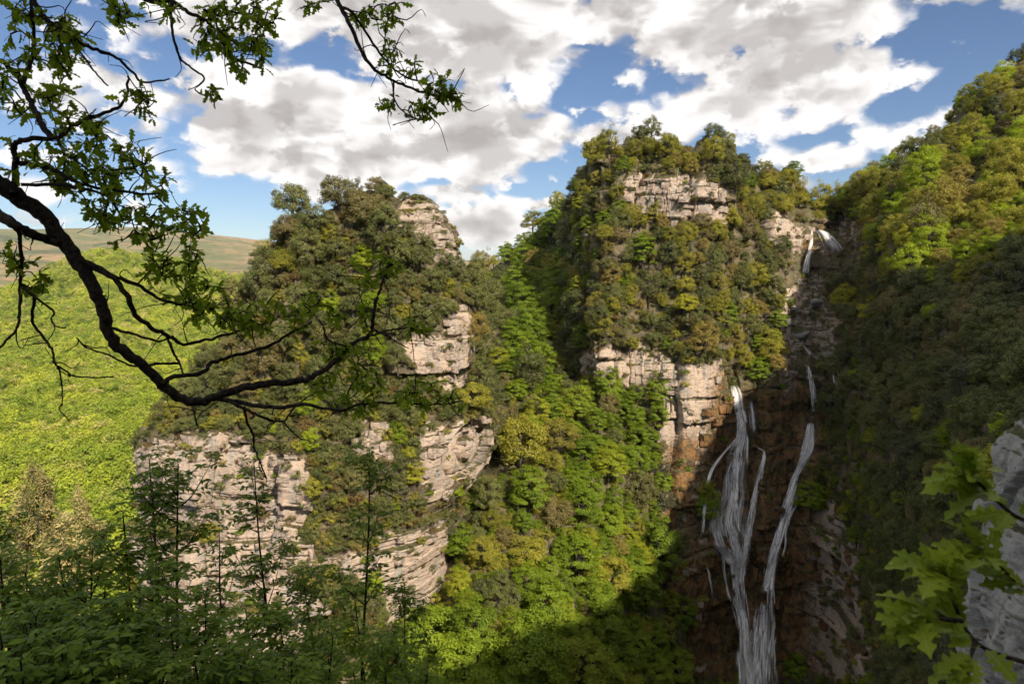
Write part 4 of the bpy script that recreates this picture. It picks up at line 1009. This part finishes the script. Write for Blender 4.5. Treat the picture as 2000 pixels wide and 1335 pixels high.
# ------------------------------------------------------------------ lookout railing and mast on the butte, wind turbines on the far ridge
def box(B, a, b):
    x0, y0, z0 = a; x1, y1, z1 = b
    V = [(x0, y0, z0), (x1, y0, z0), (x1, y1, z0), (x0, y1, z0), (x0, y0, z1), (x1, y0, z1), (x1, y1, z1), (x0, y1, z1)]
    B.add(V, [(0, 3, 2, 1), (4, 5, 6, 7), (0, 1, 5, 4), (1, 2, 6, 5), (2, 3, 7, 6), (3, 0, 4, 7)])
def ridge_hit(u, names, v0=150, v1=620, step=1.0):
    v = v0
    while v < v1:
        h = hit_px(u, v, names)
        if h: return h[1], v
        v += step
    return None, None
def railing():
    pts = []
    for u in np.linspace(1181, 1262, 10):
        p, v = ridge_hit(u, ('wall',)); pts.append(np.array(p) + np.array([0, 1.0, 0]))
    pts = np.array(pts); pts[:, 1] = np.convolve(np.concatenate([[pts[0, 1]] * 2, pts[:, 1], [pts[-1, 1]] * 2]), np.ones(5) / 5, 'valid')
    root = obj('lookout_railing', None, None, tuple(pts[0])); tag(root, 'thin metal railing along the lookout edge on top of the middle butte', 'railing')
    for p in pts:
        B = Bag(); B.add(*tube([p + [0, 0, -1.0], p + [0, 0, 1.25]], [.05, .05], 6)); o = obj('post', B.mesh('post', MAT['steel']), root); o.matrix_parent_inverse = root.matrix_world.inverted(); o.parent = root
        o.location = tuple(-pts[0])
    for h in (.45, .85, 1.25):
        B = Bag(); B.add(*tube(pts + np.array([0, 0, h]), np.full(len(pts), .035), 6)); o = obj('rail', B.mesh('rail', MAT['steel']), root); o.location = tuple(-pts[0])
    p, v = ridge_hit(1239, ('wall',)); p = np.array(p) + np.array([0, 1.5, 0])
    root = obj('mast', None, None, tuple(p)); tag(root, 'slender antenna mast standing beside the lookout railing', 'mast')
    B = Bag(); B.add(*tube([(0, 0, -.6), (0, 0, 3.6)], [.06, .035], 6)); obj('pole', B.mesh('pole', MAT['steel']), root)
    for z, w in ((3.45, .6), (2.0, .45)):
        B = Bag(); B.add(*tube([(-w, 0, z), (w * .5, 0, z)], [.03, .03], 5)); obj('arm', B.mesh('arm', MAT['steel']), root)
railing()
def turbine_meshes():
    B = Bag(); B.add(*tube([(0, 0, -6), (0, 0, 30), (0, 0, 62)], [2.1, 1.7, 1.1], 10)); tw = B.mesh('tower', MAT['turbine_white'])
    B = Bag(); B.add(*tube([(0, -4, 63), (0, -2.5, 63), (0, 4, 63), (0, 5, 63)], [.7, 1.7, 1.6, .6], 8)); nc_ = B.mesh('nacelle', MAT['turbine_white'])
    B = Bag(); V = []; 
    for z, w in ((0, .5), (3, 1.5), (12, 1.0), (25, .3)): V += [(-w, -.15, z), (w * .6, -.15, z), (w * .6, .15, z), (-w, .15, z)]
    B.add(V, grid_faces(4, 4, True)); bl = B.mesh('blade', MAT['turbine_white'])
    return tw, nc_, bl
def turbines():
    tw, nc_, bl = turbine_meshes()
    spots = [(126, 'wind turbine on the far ridge seen just right of the thick oak limb', 20), (376, 'left of two white wind turbines side by side on the far tan ridge', 50), (397, 'right of two white wind turbines side by side on the far tan ridge', 85),
             (938, 'faint wind turbine on the blue ridge beside the rock tower, leftmost of three', 10), (943, 'faint wind turbine on the blue ridge, middle one of three', 75), (958, 'faint wind turbine on the blue ridge, rightmost of three', 40)]
    for u, lab, a in spots:
        p, v = ridge_hit(u, ('valley',), 400, 600, .5)
        if p is None: continue
        s = 1.0 * p.length / 5600
        root = obj('wind_turbine', None, None, tuple(p), (0, 0, math.radians(12)), s); tag(root, lab, 'wind turbine', 'wind turbines on the far ridges')
        obj('tower', tw, root); nn = obj('nacelle', nc_, root)
        for k in range(3): obj('blade', bl, nn, (0, -4.3, 63), (0, math.radians(a + 120 * k), 0))
turbines()
#PART4
# ------------------------------------------------------------------ foreground: overhanging oak, near oak spray, ash saplings, pale-tipped evergreens
def strip_leaf(width_prof, L, fold=0.12, curl=0.15):
    """leaf blade from half-width stations along the midrib: verts, quads (three columns)"""
    n = len(width_prof); t = np.linspace(0, 1, n); w = np.array(width_prof) * L
    mid = np.stack([t * L, 0 * t, -curl * L * t ** 2], -1)
    lf = mid + np.stack([0 * t, w, fold * w * 1.5], -1); rt = mid + np.stack([0 * t, -w, fold * w * 1.5], -1)
    V = np.stack([lf, mid, rt], 1).reshape(-1, 3); return V, grid_faces(n, 3)
def oak_profile(n, lobes=3.6, wmax=.27):
    t = np.linspace(0, 1, n); env = wmax * np.sin(np.pi * np.clip(t, 0, 1) ** 1.25) ** .75 * (t > .06) + .012
    return list(env * (0.70 + 0.30 * np.cos(2 * np.pi * (lobes * t ** 1.05 + .12))) * (1 - .0 * t))
OAKP = oak_profile(15)
ASHP = [0.02, 0.15, 0.21, 0.19, 0.10, 0.0]
def frames(d, up):
    """rotation matrices whose x axis is d and whose z axis leans to up"""
    x = unit(np.asarray(d, float)); y = unit(np.cross(up, x)); z = np.cross(x, y)
    return np.stack([x, y, z], -1)
def leaves_np(pos, d, up, size, base):
    Vb, Fb = base; M = frames(d, up); n = len(pos); k = len(Vb)
    V = np.einsum('nij,kj->nki', M, Vb) * np.asarray(size)[:, None, None] + np.asarray(pos)[:, None, :]
    F = (Fb[None] + (np.arange(n) * k)[:, None, None]).reshape(-1, 4)
    return V.reshape(-1, 3), F, k
LIMBS = [ # photo traces: depth at start and end, radius px at start and end, points
 ('limb', 4.3, 5.0, 24, 9, [(-60, 318), (0, 358), (40, 388), (85, 420), (112, 458), (148, 503), (174, 548), (198, 597), (211, 648), (238, 685), (280, 712), (316, 750), (368, 784), (420, 776), (472, 759), (525, 749), (592, 743)]),
 ('limb', 5.0, 5.3, 8, 3, [(592, 743), (624, 727), (660, 701), (681, 674), (720, 656), (727, 638), (730, 608), (738, 578), (750, 542), (762, 512), (753, 480)]),
 ('branch', 4.9, 5.3, 7, 2, [(420, 776), (490, 790), (546, 795), (595, 790), (665, 802), (700, 790), (774, 785), (860, 789), (905, 782)]),
 ('branch', 4.9, 5.1, 5, 2, [(437, 777), (490, 804), (525, 818), (553, 822), (574, 797), (600, 775)]),
 ('branch', 5.0, 5.1, 3, 1.5, [(553, 822), (567, 839), (588, 856), (610, 862)]),
 ('branch', 4.9, 5.0, 4, 2, [(476, 792), (483, 825), (495, 850), (497, 874), (507, 900), (521, 934)]),
 ('branch', 4.9, 4.9, 3.5, 2, [(376, 790), (381, 815), (387, 835)]),
 ('branch', 4.8, 5.2, 7, 3, [(316, 750), (336, 737), (395, 727), (413, 709), (455, 695), (507, 681), (546, 664), (574, 646), (610, 628)]),
 ('limb', 4.5, 5.0, 9, 3, [(150, 505), (210, 534), (245, 573), (266, 615), (297, 640), (325, 653), (346, 664), (360, 671), (420, 660), (480, 640)]),
 ('branch', 4.5, 4.9, 7, 3, [(160, 512), (217, 538), (266, 555), (301, 578), (346, 594), (400, 600)]),
 ('branch', 4.6, 4.9, 5, 2.5, [(211, 640), (262, 652), (308, 666), (329, 660)]),
 ('branch', 4.9, 4.5, 4, 2, [(350, 709), (297, 711), (255, 713), (210, 692), (168, 678), (150, 660)]),
 ('branch', 4.9, 4.9, 4, 2.5, [(326, 655), (340, 690), (352, 712), (358, 732)]),
 ('branch', 4.3, 4.5, 6, 3, [(35, 440), (40, 470), (42, 513), (40, 555), (38, 608), (34, 640), (10, 667), (-20, 700)]),
 ('branch', 4.4, 4.6, 5, 2, [(41, 555), (66, 573), (63, 625), (80, 653), (101, 681), (106, 709), (122, 720), (150, 734), (224, 737)]),
 ('branch', 4.5, 4.5, 3, 1.5, [(115, 716), (121, 755), (122, 793)]),
 ('branch', 4.4, 4.5, 3.5, 2, [(42, 560), (77, 587), (105, 608), (100, 622), (108, 636), (129, 640)]),
 ('limb', 4.2, 4.4, 16, 11, [(-60, 385), (0, 420), (35, 445), (70, 460), (118, 475)]),
 ('limb', 4.3, 4.8, 10, 3, [(28, 380), (28, 350), (31, 315), (28, 287), (52, 271), (112, 270), (140, 248), (175, 231), (224, 213), (245, 189), (252, 147)]),
 ('limb', 4.4, 4.5, 8, 6, [(98, 270), (80, 238), (63, 203), (45, 168), (35, 147), (0, 119), (-60, 85)]),
 ('branch', 4.4, 4.5, 6, 4, [(45, 160), (65, 105), (66, 70), (61, 0), (55, -60)]),
 ('limb', 4.5, 4.9, 8, 2, [(50, -40), (70, 7), (98, 45), (140, 77), (189, 98), (231, 115), (259, 143), (283, 161), (329, 156)]),
 ('branch', 4.6, 4.7, 3, 2, [(140, 80), (161, 108), (185, 140), (210, 168)]),
 ('limb', 4.6, 5.0, 7, 3, [(160, -60), (230, -30), (297, 3), (336, 3), (367, 24), (406, 42), (409, 63), (437, 84), (455, 112), (500, 128)]),
 ('branch', 4.7, 5.0, 4, 2, [(334, 7), (336, 56), (343, 91), (353, 115), (374, 133), (399, 154), (381, 175), (406, 190)]),
 ('branch', 4.8, 5.1, 4, 2, [(406, 42), (437, 24), (480, 30), (520, 60)]),
 ('branch', 4.3, 4.6, 7, 3, [(32, 318), (80, 325), (112, 335), (160, 360), (230, 372), (300, 380)]),
 ('branch', 4.3, 4.6, 5, 2.5, [(40, 360), (130, 362), (200, 378), (224, 400), (240, 430)]),
 ('branch', 4.4, 4.6, 4, 2, [(112, 270), (126, 305), (122, 340), (105, 355)]),
 ('limb', 4.8, 5.0, 7, 2, [(640, -70), (660, 0), (684, 49), (708, 105), (733, 136), (768, 157), (810, 175), (859, 189), (890, 182)]),
 ('branch', 4.9, 5.0, 3, 1.5, [(768, 157), (771, 196), (796, 224), (825, 235)]),
 ('branch', 4.8, 5.0, 4, 2, [(670, 15), (691, 28), (733, 91), (768, 133), (803, 154), (840, 165)]),
 ('branch', 5.1, 5.3, 3, 1.5, [(729, 644), (750, 653), (771, 665), (798, 680)]),
 ('branch', 5.0, 5.1, 3.5, 1.5, [(675, 676), (639, 662), (630, 635), (600, 600)]),
 ('branch', 5.0, 5.2, 3, 1.5, [(681, 795), (678, 770), (693, 740), (699, 710)]),
 ('branch', 5.1, 5.2, 3, 1.5, [(720, 656), (760, 645), (800, 640), (830, 645)]),
 ('limb', 4.2, 4.7, 15, 9, [(-330, -60), (-150, -140), (100, -130), (400, -120), (640, -70)]),
]
# leaf clusters: photo outline, how many, depth range, leaf tint
CLUSTERS = [
 ([(0, 0), (60, 5), (150, 60), (175, 75), (130, 100), (160, 150), (185, 150), (180, 175), (130, 190), (90, 240), (0, 240)], 44, (4.2, 4.9)),
 ([(70, 170), (160, 215), (205, 225), (215, 262), (180, 270), (120, 262), (90, 240)], 18, (4.3, 4.8)),
 ([(0, 240), (90, 260), (130, 300), (125, 340), (0, 330)], 10, (4.2, 4.6)),
 ([(130, 270), (200, 290), (260, 262), (325, 330), (320, 380), (395, 400), (402, 440), (370, 470), (300, 470), (200, 440), (120, 360)], 74, (4.3, 5.0)),
 ([(80, 340), (130, 330), (200, 420), (170, 460), (130, 400)], 12, (4.4, 4.8)),
 ([(210, 440), (400, 440), (412, 540), (330, 560), (220, 480)], 30, (4.4, 5.0)),
 ([(280, 550), (410, 545), (500, 600), (480, 640), (340, 625)], 30, (4.6, 5.1)),
 ([(270, 0), (360, 0), (350, 25), (300, 35), (275, 20)], 4, (4.6, 4.9)), ([(200, 5), (260, 20), (255, 60), (205, 35)], 8, (4.5, 4.8)),
 ([(355, 20), (440, 0), (555, 5), (530, 75), (440, 60), (380, 60)], 30, (4.6, 5.1)),
 ([(380, 60), (450, 80), (540, 70), (525, 105), (480, 158), (455, 140), (440, 100), (385, 95)], 26, (4.7, 5.1)),
 ([(408, 160), (440, 185), (430, 205), (405, 195)], 4, (4.8, 5.0)), ([(100, 130), (165, 85), (155, 50), (130, 30), (100, 40)], 10, (4.4, 4.8)),
 ([(575, 0), (620, 0), (590, 22)], 2, (4.8, 5.0)),
 ([(660, 0), (790, 0), (780, 45), (720, 75), (680, 40)], 12, (4.8, 5.0)), ([(735, 60), (790, 80), (830, 120), (800, 150), (745, 110)], 8, (4.8, 5.0)),
 ([(800, 125), (850, 130), (910, 175), (890, 200), (830, 180), (810, 165)], 14, (4.9, 5.1)), ([(735, 190), (780, 185), (850, 215), (835, 245), (790, 215), (740, 215)], 9, (4.9, 5.1)),
 ([(675, 510), (740, 480), (790, 500), (780, 530), (740, 560), (680, 550)], 14, (5.2, 5.4)), ([(590, 560), (640, 560), (640, 600), (590, 600)], 4, (5.1, 5.3)),
 ([(430, 590), (600, 590), (620, 640), (440, 650)], 20, (4.9, 5.2)), ([(640, 600), (720, 590), (730, 640), (650, 650)], 7, (5.1, 5.3)),
 ([(790, 610), (850, 640), (850, 660), (800, 660)], 6, (5.2, 5.4)), ([(620, 660), (740, 660), (740, 740), (620, 740)], 14, (5.1, 5.3)),
 ([(600, 740), (790, 720), (800, 800), (620, 800)], 26, (5.0, 5.3)), ([(790, 740), (910, 760), (900, 800), (800, 800)], 14, (5.2, 5.4)),
 ([(230, 175), (300, 160), (300, 250), (270, 240)], 5, (4.7, 4.9)), ([(0, 475), (60, 490), (80, 530), (20, 530)], 6, (4.3, 4.6)), ([(60, 540), (100, 540), (95, 570), (60, 565)], 3, (4.4, 4.5)),
]
def hanging_oak():
    r = np.random.RandomState(21)
    root = obj('oak_tree', None, None, (-5.6, 3.6, float(hill_z(np.array(-5.6), np.array(3.6)))))
    tag(root, 'overhanging oak with a thick dark bent limb, twigs and small lobed leaves', 'tree')
    off = -np.array(root.location); nodes = []; nrad = []
    def part(name, mesh):
        o = obj(name, mesh, root); o.location = tuple(off); return o
    # trunk outside the frame that carries the limbs
    b0 = np.array(root.location); B = Bag()
    tl = smooth_line([b0 + [0, 0, -1], b0 + [.2, .1, 2.2], at(-130, 340, 4.25) + [-1.0, .1, -.4], at(-130, 340, 4.25) + [-.9, 0, 1.2], at(-330, -60, 4.2), at(-420, -420, 4.2)], 30)
    B.add(*tube(tl, np.linspace(.22, .10, 30), 12, .15, 3)); part('trunk', B.mesh('trunk', MAT['oak_bark']))
    for e, st in ((at(-60, 318, 4.3), tl[14]), (at(-60, 385, 4.2), tl[12]), (at(-60, 85, 4.5), tl[20]), (at(50, -40, 4.5), tl[22]), (at(55, -60, 4.5), tl[22]), (at(160, -60, 4.6), tl[24])):
        B = Bag(); B.add(*tube(smooth_line([st, (st + e) / 2 + [0, 0, .1], e], 10), np.linspace(.09, .05, 10), 8)); part('limb', B.mesh('limb', MAT['oak_bark']))
    for nm, y0, y1, r0, r1, pts in LIMBS:
        n = len(pts) * 5; L = smooth_line(pts, n); f = np.linspace(0, 1, n); Y = y0 + (y1 - y0) * f
        Y = Y + 0.10 * np.sin(f * 7 + len(pts) + pts[0][0])
        if n > 12: L = L + (r.rand(n, 2) - .5) * np.minimum(6, r0 * .5)
        P = np.array([at(a, b, y) for (a, b), y in zip(L, Y)]); R = (r0 + (r1 - r0) * f ** .8) * .76 * Y / FPX
        R = R * (1 + .10 * (r.rand(n) - .5)) * .95
        B = Bag(); B.add(*tube(P, R, 10 if r0 > 6 else 6, .16, len(pts))); part(nm, B.mesh(nm, MAT['oak_bark']))
        nodes.append(P); nrad.append(R)
    nodes = np.vstack(nodes); nrad = np.concatenate(nrad)
    TW = Bag(); pos = []; dr = []; up = []; sz = []
    cl = []
    for poly, cnt, (d0, d1) in CLUSTERS:
        us = [a for a, b in poly]; vs = [b for a, b in poly]; k = 0
        while k < cnt * 1.25:
            u, v = r.uniform(min(us), max(us)), r.uniform(min(vs), max(vs))
            if in_poly1(u, v, poly): cl.append(at(u, v, r.uniform(d0, d1))); k += 1
    # bare twigs
    ext_nodes = nodes.copy()
    cl = np.array(cl); dmin = np.array([np.linalg.norm(nodes - c, axis=1).min() for c in cl])
    for c in cl[np.argsort(dmin)]:
        dd = np.linalg.norm(ext_nodes - c, axis=1); i = int(np.argmin(dd)); a = ext_nodes[i]; D = dd[i]
        if D > .02:
            m1 = a + (c - a) * .35 + r.randn(3) * .12 * D; m2 = a + (c - a) * .7 + r.randn(3) * .10 * D
            L = smooth_line([a, m1, m2, c], max(5, int(D / .05))); L[1:-1] += r.randn(len(L) - 2, 3) * .006
            TW.add(*tube(L, np.linspace(.0062, .0026, len(L)), 5)); ext_nodes = np.vstack([ext_nodes, L[1:]])
            tip = unit(c - m2)
        else: tip = unit(r.randn(3))
        nl = r.randint(5, 9)
        for q in range(nl):
            d = unit(tip * r.uniform(.1, .9) + r.randn(3) * .75 + np.array([0, 0, -.25])); dr.append(d); pos.append(c + d * .006 - tip * r.uniform(0, .09))
            up.append(unit(np.array([0, -.5, .8]) + r.randn(3) * .55)); sz.append(r.uniform(.6, 1.25))
    # short dead spurs along the bare limbs
    for q in range(330):
        i = r.randint(len(ext_nodes)); a = ext_nodes[i]; d = unit(r.randn(3) * [1, .5, 1]); ln = r.uniform(.05, .30)
        TW.add(*tube(smooth_line([a, a + d * ln * .35 + r.randn(3) * .016, a + d * ln * .7 + r.randn(3) * .03, a + d * ln + r.randn(3) * .045], 8), np.linspace(.005, .0018, 8), 5))
    tw = part('twigs', TW.mesh('twigs', MAT['oak_bark'])); tw['kind'] = 'stuff'
    pos = np.array(pos); dr = np.array(dr); up = np.array(up); sz = np.array(sz); base = strip_leaf(OAKP, .075, .16, .22)
    order = np.argsort(-sz); big = order[:300]; rest = order[300:]
    V, F, k = leaves_np(pos[rest], dr[rest], up[rest], sz[rest], base)
    o = part('foliage', mesh_np('foliage', V, F, MAT['oak_leaf'], True, {'tint': np.repeat(r.rand(len(rest)), k)})); o['kind'] = 'stuff'
    lm = []
    for q in range(6):
        Vb, Fb = strip_leaf(OAKP, .075, .1 + .04 * q, .1 + .06 * q); lm.append(mesh_np('leaf', Vb, Fb, MAT['oak_leaf'], True, {'tint': np.full(len(Vb), q / 6 + .1)}))
    from mathutils import Matrix
    M = frames(dr[big], up[big])
    for q, i in enumerate(big):
        o = obj('leaf', lm[q % 6], root); o.location = tuple(pos[i] + off); o.rotation_euler = Matrix(M[q].tolist()).to_euler(); o.scale = (sz[i],) * 3
    print('oak leaves', len(pos))
hanging_oak()

def near_spray():
    """the leafy oak twig close to the lens at the lower right, every leaf an object"""
    from mathutils import Matrix
    r = np.random.RandomState(33)
    root = obj('oak_spray', None, None, tuple(at(2080, 1330, 1.1))); tag(root, 'near oak twig with large bright green lobed leaves in front of the grey rock', 'branch')
    off = -np.array(root.location); tips = []; twigs = []
    stems = [([(2090, 1330), (2010, 1295), (1945, 1275), (1905, 1252), (1878, 1212), (1860, 1165), (1850, 1125), (1815, 1108)], 1.05, .98), ([(2100, 1080), (2030, 1030), (1980, 1005), (1945, 975), (1915, 945), (1895, 925)], 1.10, 1.02),
             ([(1878, 1212), (1845, 1208), (1810, 1200), (1785, 1200)], .98, .95), ([(2100, 1200), (2030, 1165), (1975, 1125), (1935, 1090), (1910, 1070)], 1.08, 1.02), ([(1905, 1252), (1898, 1275), (1897, 1288)], 1.0, .98)]
    for pts, y0, y1 in stems:
        n = len(pts) * 4; L = smooth_line(pts, n); P = np.array([at(a, b, y) for (a, b), y in zip(L, np.linspace(y0, y1, n))])
        B = Bag(); B.add(*tube(P, np.linspace(.0042, .0016, n), 7)); o = obj('twig', B.mesh('twig', MAT['oak_bark']), root); o.location = tuple(off)
        tips.append(P); twigs.append(o)
    ms = []
    for q in range(6):
        Vb, Fb = strip_leaf(oak_profile(31, 3.6 + .25 * q, .205 + .012 * q), .108, .08 + .05 * q, .08 + .07 * q); ms.append(mesh_np('leaf', Vb, Fb, MAT['oak_leaf_near'], True, {'tint': np.full(len(Vb), q / 6)}))
    k = 0
    for si, P in enumerate(tips):
        n = len(P); cnt = (48, 42, 24, 40, 10)[si]
        for q in range(cnt):
            f = 1 - (r.rand() ** 1.6) * (.65 if si != 4 else .5); i = min(n - 1, int(f * (n - 1))); t = unit(P[i] - P[max(0, i - 2)] + 1e-6)
            d = unit(t * r.uniform(.3, 1.0) + np.array([r.uniform(-1, .5), r.uniform(-.7, .5), r.uniform(-.45, .5)])); u_ = unit(np.array([0, -.30, .9]) + r.randn(3) * .34)
            M = frames(d[None], u_[None])[0]
            o = obj('leaf', ms[k % 6], twigs[si]); o.location = tuple(P[i] + d * .004); o.rotation_euler = Matrix(M.tolist()).to_euler(); o.scale = (r.uniform(.34, .70),) * 3; k += 1
near_spray()

ASH = []
def ash_proto(seed, H, lush=1.0):
    r = np.random.RandomState(seed); S = Bag(); pos = []; dr = []; up = []; sz = []
    lean = r.uniform(-.12, .12, 2)
    st = smooth_line([(0, 0, 0), (lean[0] * H * .4, lean[1] * H * .4, H * .45), (lean[0] * H * .8 + r.uniform(-.1, .1), lean[1] * H * .8, H * .78), (lean[0] * H, lean[1] * H, H)], 24)
    S.add(*tube(st, np.linspace(.024, .005, 24), 6))
    shoots = [(st[10:], 1)]
    for q in range(int(11 * lush)):
        i = r.randint(7, 22); a = st[i]; az = r.uniform(0, 6.28); ln = r.uniform(.35, 1.1) * (1.25 - i / 24) * H / 5
        e = a + np.array([math.cos(az) * ln * .6, math.sin(az) * ln * .6, ln * .75]); L = smooth_line([a, a * .5 + e * .5 + [0, 0, -.05], e], 8)
        S.add(*tube(L, np.linspace(.008, .003, 8), 5)); shoots.append((L[2:], 0))
    for L, main in shoots:
        n = len(L); step = 1 if not main else 1
        for i in range(0, n, step):
            if i < n - 1 and r.rand() < .24: continue
            t = unit(L[min(i + 1, n - 1)] - L[max(i - 1, 0)]); a0 = r.uniform(0, 6.28)
            for s_ in range(2 if i < n - 1 else 4):
                az = a0 + s_ * (math.pi if i < n - 1 else math.pi / 2) + r.uniform(-.4, .4); rl = r.uniform(.13, .24)
                out = np.array([math.cos(az), math.sin(az), r.uniform(.05, .7)]); rd = unit(out + .4 * t)
                rac = smooth_line([L[i], L[i] + rd * rl * .55 + [0, 0, .01], L[i] + rd * rl + [0, 0, -.05]], 6)
                S.add(*tube(rac, np.linspace(.0022, .0012, 6), 3))
                side = unit(np.cross(rd, [0, 0, 1])); npair = 3
                for k in range(npair):
                    c = rac[2 + k] if k < 3 else rac[5]
                    for sg in (-1, 1):
                        pos.append(c); dr.append(unit(side * sg + rd * .55 + np.array([0, 0, -.28]) + r.randn(3) * .18)); sz.append(r.uniform(.75, 1.2)); up.append(unit(np.array([0, 0, 1]) + r.randn(3) * .3))
                pos.append(rac[-1]); dr.append(unit(rd + np.array([0, 0, -.5]))); sz.append(1.2); up.append(np.array([0, 0, 1.]) + r.randn(3) * .2)
    V, F, k = leaves_np(np.array(pos), np.array(dr), np.array(up), np.array(sz), strip_leaf(ASHP, .070, .14, .25))
    fm = mesh_np('foliage', V, F, MAT['ash_leaf'], True, {'tint': np.repeat(r.rand(len(pos)), k)})
    return S.mesh('stem', MAT['oak_bark']), fm, st[-1]
for s in range(6): ASH.append(ash_proto(300 + s, 5.0, 1.0 + .15 * (s % 3)))
def saplings():
    r = np.random.RandomState(4)
    tops = [(292, 898, 7.0), (348, 906, 6.6), (496, 905, 8.2), (722, 880, 8.6), (428, 1040, 7.2), (590, 1120, 8.5), (240, 1000, 6.2), (180, 1075, 5.6), (115, 1090, 5.2), (50, 1120, 4.9), (0, 1090, 4.8),
            (310, 1110, 5.6), (400, 1160, 5.4), (480, 1190, 5.8), (690, 1150, 8.0), (790, 1140, 9.0), (545, 1215, 5.8), (250, 1180, 4.6), (160, 1190, 4.4), (70, 1205, 4.2), (335, 1235, 4.6), (440, 1255, 4.8),
            (650, 1240, 6.2), (745, 1260, 7.0), (0, 1230, 3.9), (120, 1265, 3.8), (230, 1275, 4.0), (570, 1290, 5.2), (835, 1300, 8.2), (-20, 1010, 7.0), (45, 1170, 5.6), (130, 1150, 6.0), (205, 1150, 5.8), (280, 1240, 5.0), (380, 1290, 4.4), (470, 1300, 4.6), (40, 1290, 3.6), (180, 1310, 3.7), (310, 1310, 4.0), (510, 1310, 5.6), (690, 1310, 6.0), (610, 1235, 7.2)]
    tops_sorted = sorted(range(len(tops)), key=lambda i: tops[i][0]); rank = {i: k for k, i in enumerate(tops_sorted)}
    for i, (u, v, D) in enumerate(tops):
        sm, fm, tip = ASH[i % 6]; s = r.uniform(.9, 1.1); rz = r.uniform(0, 6.28); p = at(u, v, D)
        c, sn = math.cos(rz), math.sin(rz); tx = (tip[0] * c - tip[1] * sn) * s; ty = (tip[0] * sn + tip[1] * c) * s
        loc = (p[0] - tx, p[1] - ty, p[2] - tip[2] * s)
        o = obj('ash_sapling', None, None, loc, (0, 0, rz), s)
        size = 'tall' if v < 1000 else ('medium' if v < 1150 else 'low')
        tag(o, f"{size} dark green ash sapling in the shaded near thicket, {ordinal(rank[i] + 1)} of {len(tops)} from left", 'sapling', 'ash saplings in the near thicket')
        obj('stem', sm, o); f = obj('foliage', fm, o); f['kind'] = 'stuff'
        # root extension down to the hillside
        gz = float(hill_z(np.array(loc[0]), np.array(loc[1]))); gz = min(gz, -.80 * loc[1] - 1.5)
        if loc[2] > gz + .1:
            B = Bag(); h = (loc[2] - gz) / s; B.add(*tube([(0, 0, -h - .3), (0, 0, 0.02)], [.03, .024], 6)); obj('lower_stem', B.mesh('lower_stem', MAT['oak_bark']), o)
saplings()

def pale_tipped():
    """upright evergreens with pale young shoots that catch the sun at the lower left"""
    for k, (u, v, D, R, lab) in enumerate([(66, 890, 24, 1.15, 'upright evergreen with pale golden young shoots, leftmost of the two tall sunlit ones'), (150, 940, 22, 1.0, 'upright evergreen with pale golden young shoots, right of the two tall sunlit ones'),
                                           (-5, 1000, 20, 1.2, 'dark evergreen bush at the very left edge beside the golden-tipped trees'), (105, 1010, 23, .8, 'lower golden-tipped evergreen between the two tall sunlit ones')]):
        q, F, ti, c = crown_np(500 + k, 170, 80, (1, 1, 2.3), 2.4, .24, 1.5, .13, .055, upb=.9, rnd_n=.4, inner=.35, lobes=.35)
        # narrow to a pointed top
        z = q[:, 2]; f = np.clip(1.22 - z / 5.2, .2, 1) * (1 + .35 * np.sin(z * 5.0 + 3 * np.arctan2(q[:, 1], q[:, 0]))); q[:, 0] *= f; q[:, 1] *= f; cc = c.copy()
        top = q[:, 2].max(); tipmask = (np.hypot(q[:, 0], q[:, 1]) / (f + .05) > .42) | (z > 3.4)
        mi = (tipmask[::4] & (np.random.RandomState(k).rand(len(F)) < (.55 if k != 2 else .08))).astype(int)
        cm = mesh_np('crown', q, F, [MAT['evergreen'], MAT['young_shoot']], False, {'tint': ti}, mi)
        tm = trunk_np(500 + k, c, 3.6, .07, 12).mesh('trunk', MAT['bark'])
        p = at(u, v, D); o = obj('golden_evergreen' if k != 2 else 'evergreen_bush', None, None, (p[0], p[1], p[2] - top * R), (0, 0, k), R); tag(o, lab, 'tree')
        obj('crown', cm, o); obj('trunk', tm, o)
        gz = -0.80 * p[1] - 1.5; h = (p[2] - top * R - gz) / R
        if h > 0:
            B = Bag(); B.add(*tube([(0, 0, -h - .4), (0, 0, -.3)], [.11, .08], 7)); obj('lower_trunk', B.mesh('lower_trunk', MAT['bark']), o)
pale_tipped()
#PART5
# ------------------------------------------------------------------ the air: thin haze that pales the far hills
def haze():
    x, y, z0, z1 = 30500.0, 30500.0, -1.0, 200.0
    lo = 1e9; hi = -1e9
    for o in bpy.data.objects:
        if o.type == 'MESH' and o.get('kind') == 'structure':
            n = len(o.data.vertices); a = np.empty(n * 3, np.float32); o.data.vertices.foreach_get('co', a); zz = a[2::3]; lo = min(lo, zz.min()); hi = max(hi, zz.max())
    z0 = float(lo) - 1.0; z1 = float(hi) + 70.0
    B = Bag(); box(B, (-x, -400, z0), (x, y, z1)); m, N, out = new_mat('haze')
    v = N.new('ShaderNodeVolumePrincipled'); v.inputs['Color'].default_value = (0.86, 0.92, 1.0, 1); v.inputs['Density'].default_value = HAZE; v.inputs['Anisotropy'].default_value = 0.0
    N.l.new(v.outputs[0], out.inputs['Volume'])
    o = obj('haze', B.mesh('haze', m, False)); tag(o, 'thin pale haze filling the valley air', None, None, 'stuff')
HAZE = 0.000035
haze()
